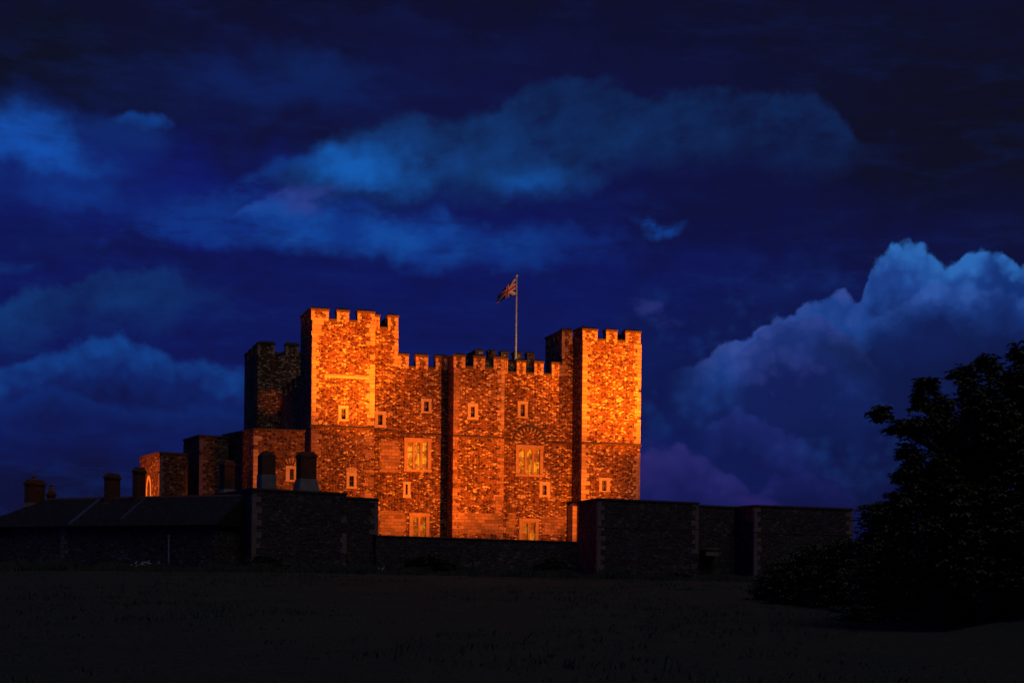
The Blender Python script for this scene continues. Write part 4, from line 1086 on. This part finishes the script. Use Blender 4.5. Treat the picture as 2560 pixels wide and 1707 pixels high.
build_shrub('lowest bush where the slope starts, beside the pale corner of the farther wall tower', 1960, 1400, 72, 2.6, 1.8, 54, 800, .2)
build_shrub('wide dark bush under the big tree', 2270, 1318, 56, 4.0, 4.2, 55, 1300, .2)
build_shrub('tall dark bush behind the trunk of the big tree', 2400, 1300, 55, 4.4, 4.6, 67, 1300, .2)
build_shrub('bush at the far right edge under the big tree', 2470, 1390, 52, 4.4, 3.6, 56, 900, .2)
build_shrub('dense dark bush against the front of the broad wall tower', 658, 1384, 113, 4.0, 1.6, 57, 520, .2)
build_shrub('dense dark bush below the left two-light window of the keep', 1075, 1378, 117, 4.6, 1.4, 58, 520, .2)
build_shrub('dense dark bush in front of the long low wall, nearest the right-hand wall tower', 1378, 1382, 118, 3.0, 1.2, 59, 520, .2)
build_shrub('low bush with white blossom in front of the slate-roofed house', 358, 1404, 110, 3.4, 1.2, 60, 420, .18, 14)
build_shrub('small bush with white blossom below the pale quoins of the slate-roofed house', 168, 1428, 109, 1.8, .9, 61, 420, .18, 12)
build_shrub('small bush with white blossom below the right end of the broad wall tower', 944, 1420, 114, 2.0, .9, 62, 420, .18, 8)
build_shrub('wide low bush in front of the corner of the broad wall tower', 520, 1432, 108, 6.0, 1.0, 63, 380, .2)
build_shrub('wide low bush left of the low walls below the keep', 860, 1440, 108, 5.0, 1.0, 64, 380, .2)
build_shrub('low rounded bush at the foot of the right-hand wall tower', 1690, 1424, 112, 4.0, 1.0, 65, 420, .2)

def build_grass():
    rnd = random.Random(77); m, n = new_mat('rough_grass'); k = n.noise(objco(n), .5, 4, .6)
    finish(n, n.mix(k, (.075, .090, .060), (.105, .115, .078)), .85, None, spec=.15)
    v, f = [], []
    def tuft(x, y, h, nb, sp):
        z = gz(x, y) - .05
        for k in range(nb):
            a = rnd.uniform(0, 6.283); l = rnd.uniform(.2, .7) * h; bx, by = x + rnd.gauss(0, sp), y + rnd.gauss(0, sp); hh = h * rnd.uniform(.5, 1.1); w = .018 + .018 * h
            dx, dy = math.cos(a) * l, math.sin(a) * l; px, py = -math.sin(a) * w, math.cos(a) * w
            i = len(v); v.extend([(bx - px, by - py, z), (bx + px, by + py, z), (bx + dx * .4 + px * .7, by + dy * .4 + py * .7, z + hh * .65), (bx + dx, by + dy, z + hh), (bx + dx * .4 - px * .7, by + dy * .4 - py * .7, z + hh * .65)])
            f.append((i, i + 1, i + 2, i + 3, i + 4))
    for k in range(4200):
        y = 26 + 88 * rnd.random() ** .8; x = rnd.uniform(-.36, .36) * y
        tuft(x, y, rnd.uniform(.08, .2) * (1 + .5 * math.sin(x * .31 + 1.3 * math.sin(y * .2))), 6, .22)
    for k in range(6500):                                       # rank growth along the foot of the walls
        px = rnd.uniform(-20, 1950); u, _ = ray(px, 1420); y = rnd.uniform(101, 116.5) if px < 640 else rnd.uniform(104, 120)
        hgt = .26 + .34 * abs(math.sin(px * .013) * math.sin(px * .0047 + 1)) + .14 * math.sin(px * .05)
        tuft(u * y, y, max(.25, hgt) * rnd.uniform(.7, 1.3), 6, .25)
    me = bpy.data.meshes.new('rough_grass'); me.from_pydata(v, [], f); me.materials.append(m)
    o = bpy.data.objects.new('rough_grass', me); COL.objects.link(o)
    tag(o, 'dark rough grass over the bank below the castle walls', 'grass', None, 'stuff')
build_grass()

# ------------------------------------------------------------------ floodlights, hidden behind the curtain wall, and an added narrow spot
spot('floodlight_right', KF.W(30.5, -11, 8.6), KF.W(28.0, 0, 27), 88000, 84, 1.0)
spot('floodlight_wall', KF.W(24.6, -9.5, 4.4), KF.W(19, 0, 16), 18500, 125, 1.0)
spot('floodlight_middle', KF.W(16.0, -10.0, 4.4), KF.W(6.0, 0, 16), 24000, 112, 1.0)
spot('floodlight_left', KF.W(4.6, -10.5, 5.0), KF.W(3.0, 0, 31), 125000, 64, 1.0)
spot('floodlight_forebuilding', KF.W(-3.6, -10.4, 7.9), KF.W(-3.2, -5, 9.0), 850, 120, .9)
spot('patch_spot', KF.W(-2.5, -3.2, 13.9), KF.W(1.35, 30.6, 19.5), 9000, 5, .6)  # narrow lamp on the forebuilding roof, added for the rear tower's lit patch
spot('floodlight_gate_tower', f1.W(-4.5, 2.0, 7.2), f1.W(0, 2.5, 9.0), 2400, 90, .8)
spot('floodlight_stair_tower', f2.W(-2.5, y2 + 1.5, 7.0), f2.W(0, 1.0, 9.5), 1600, 70, .8)
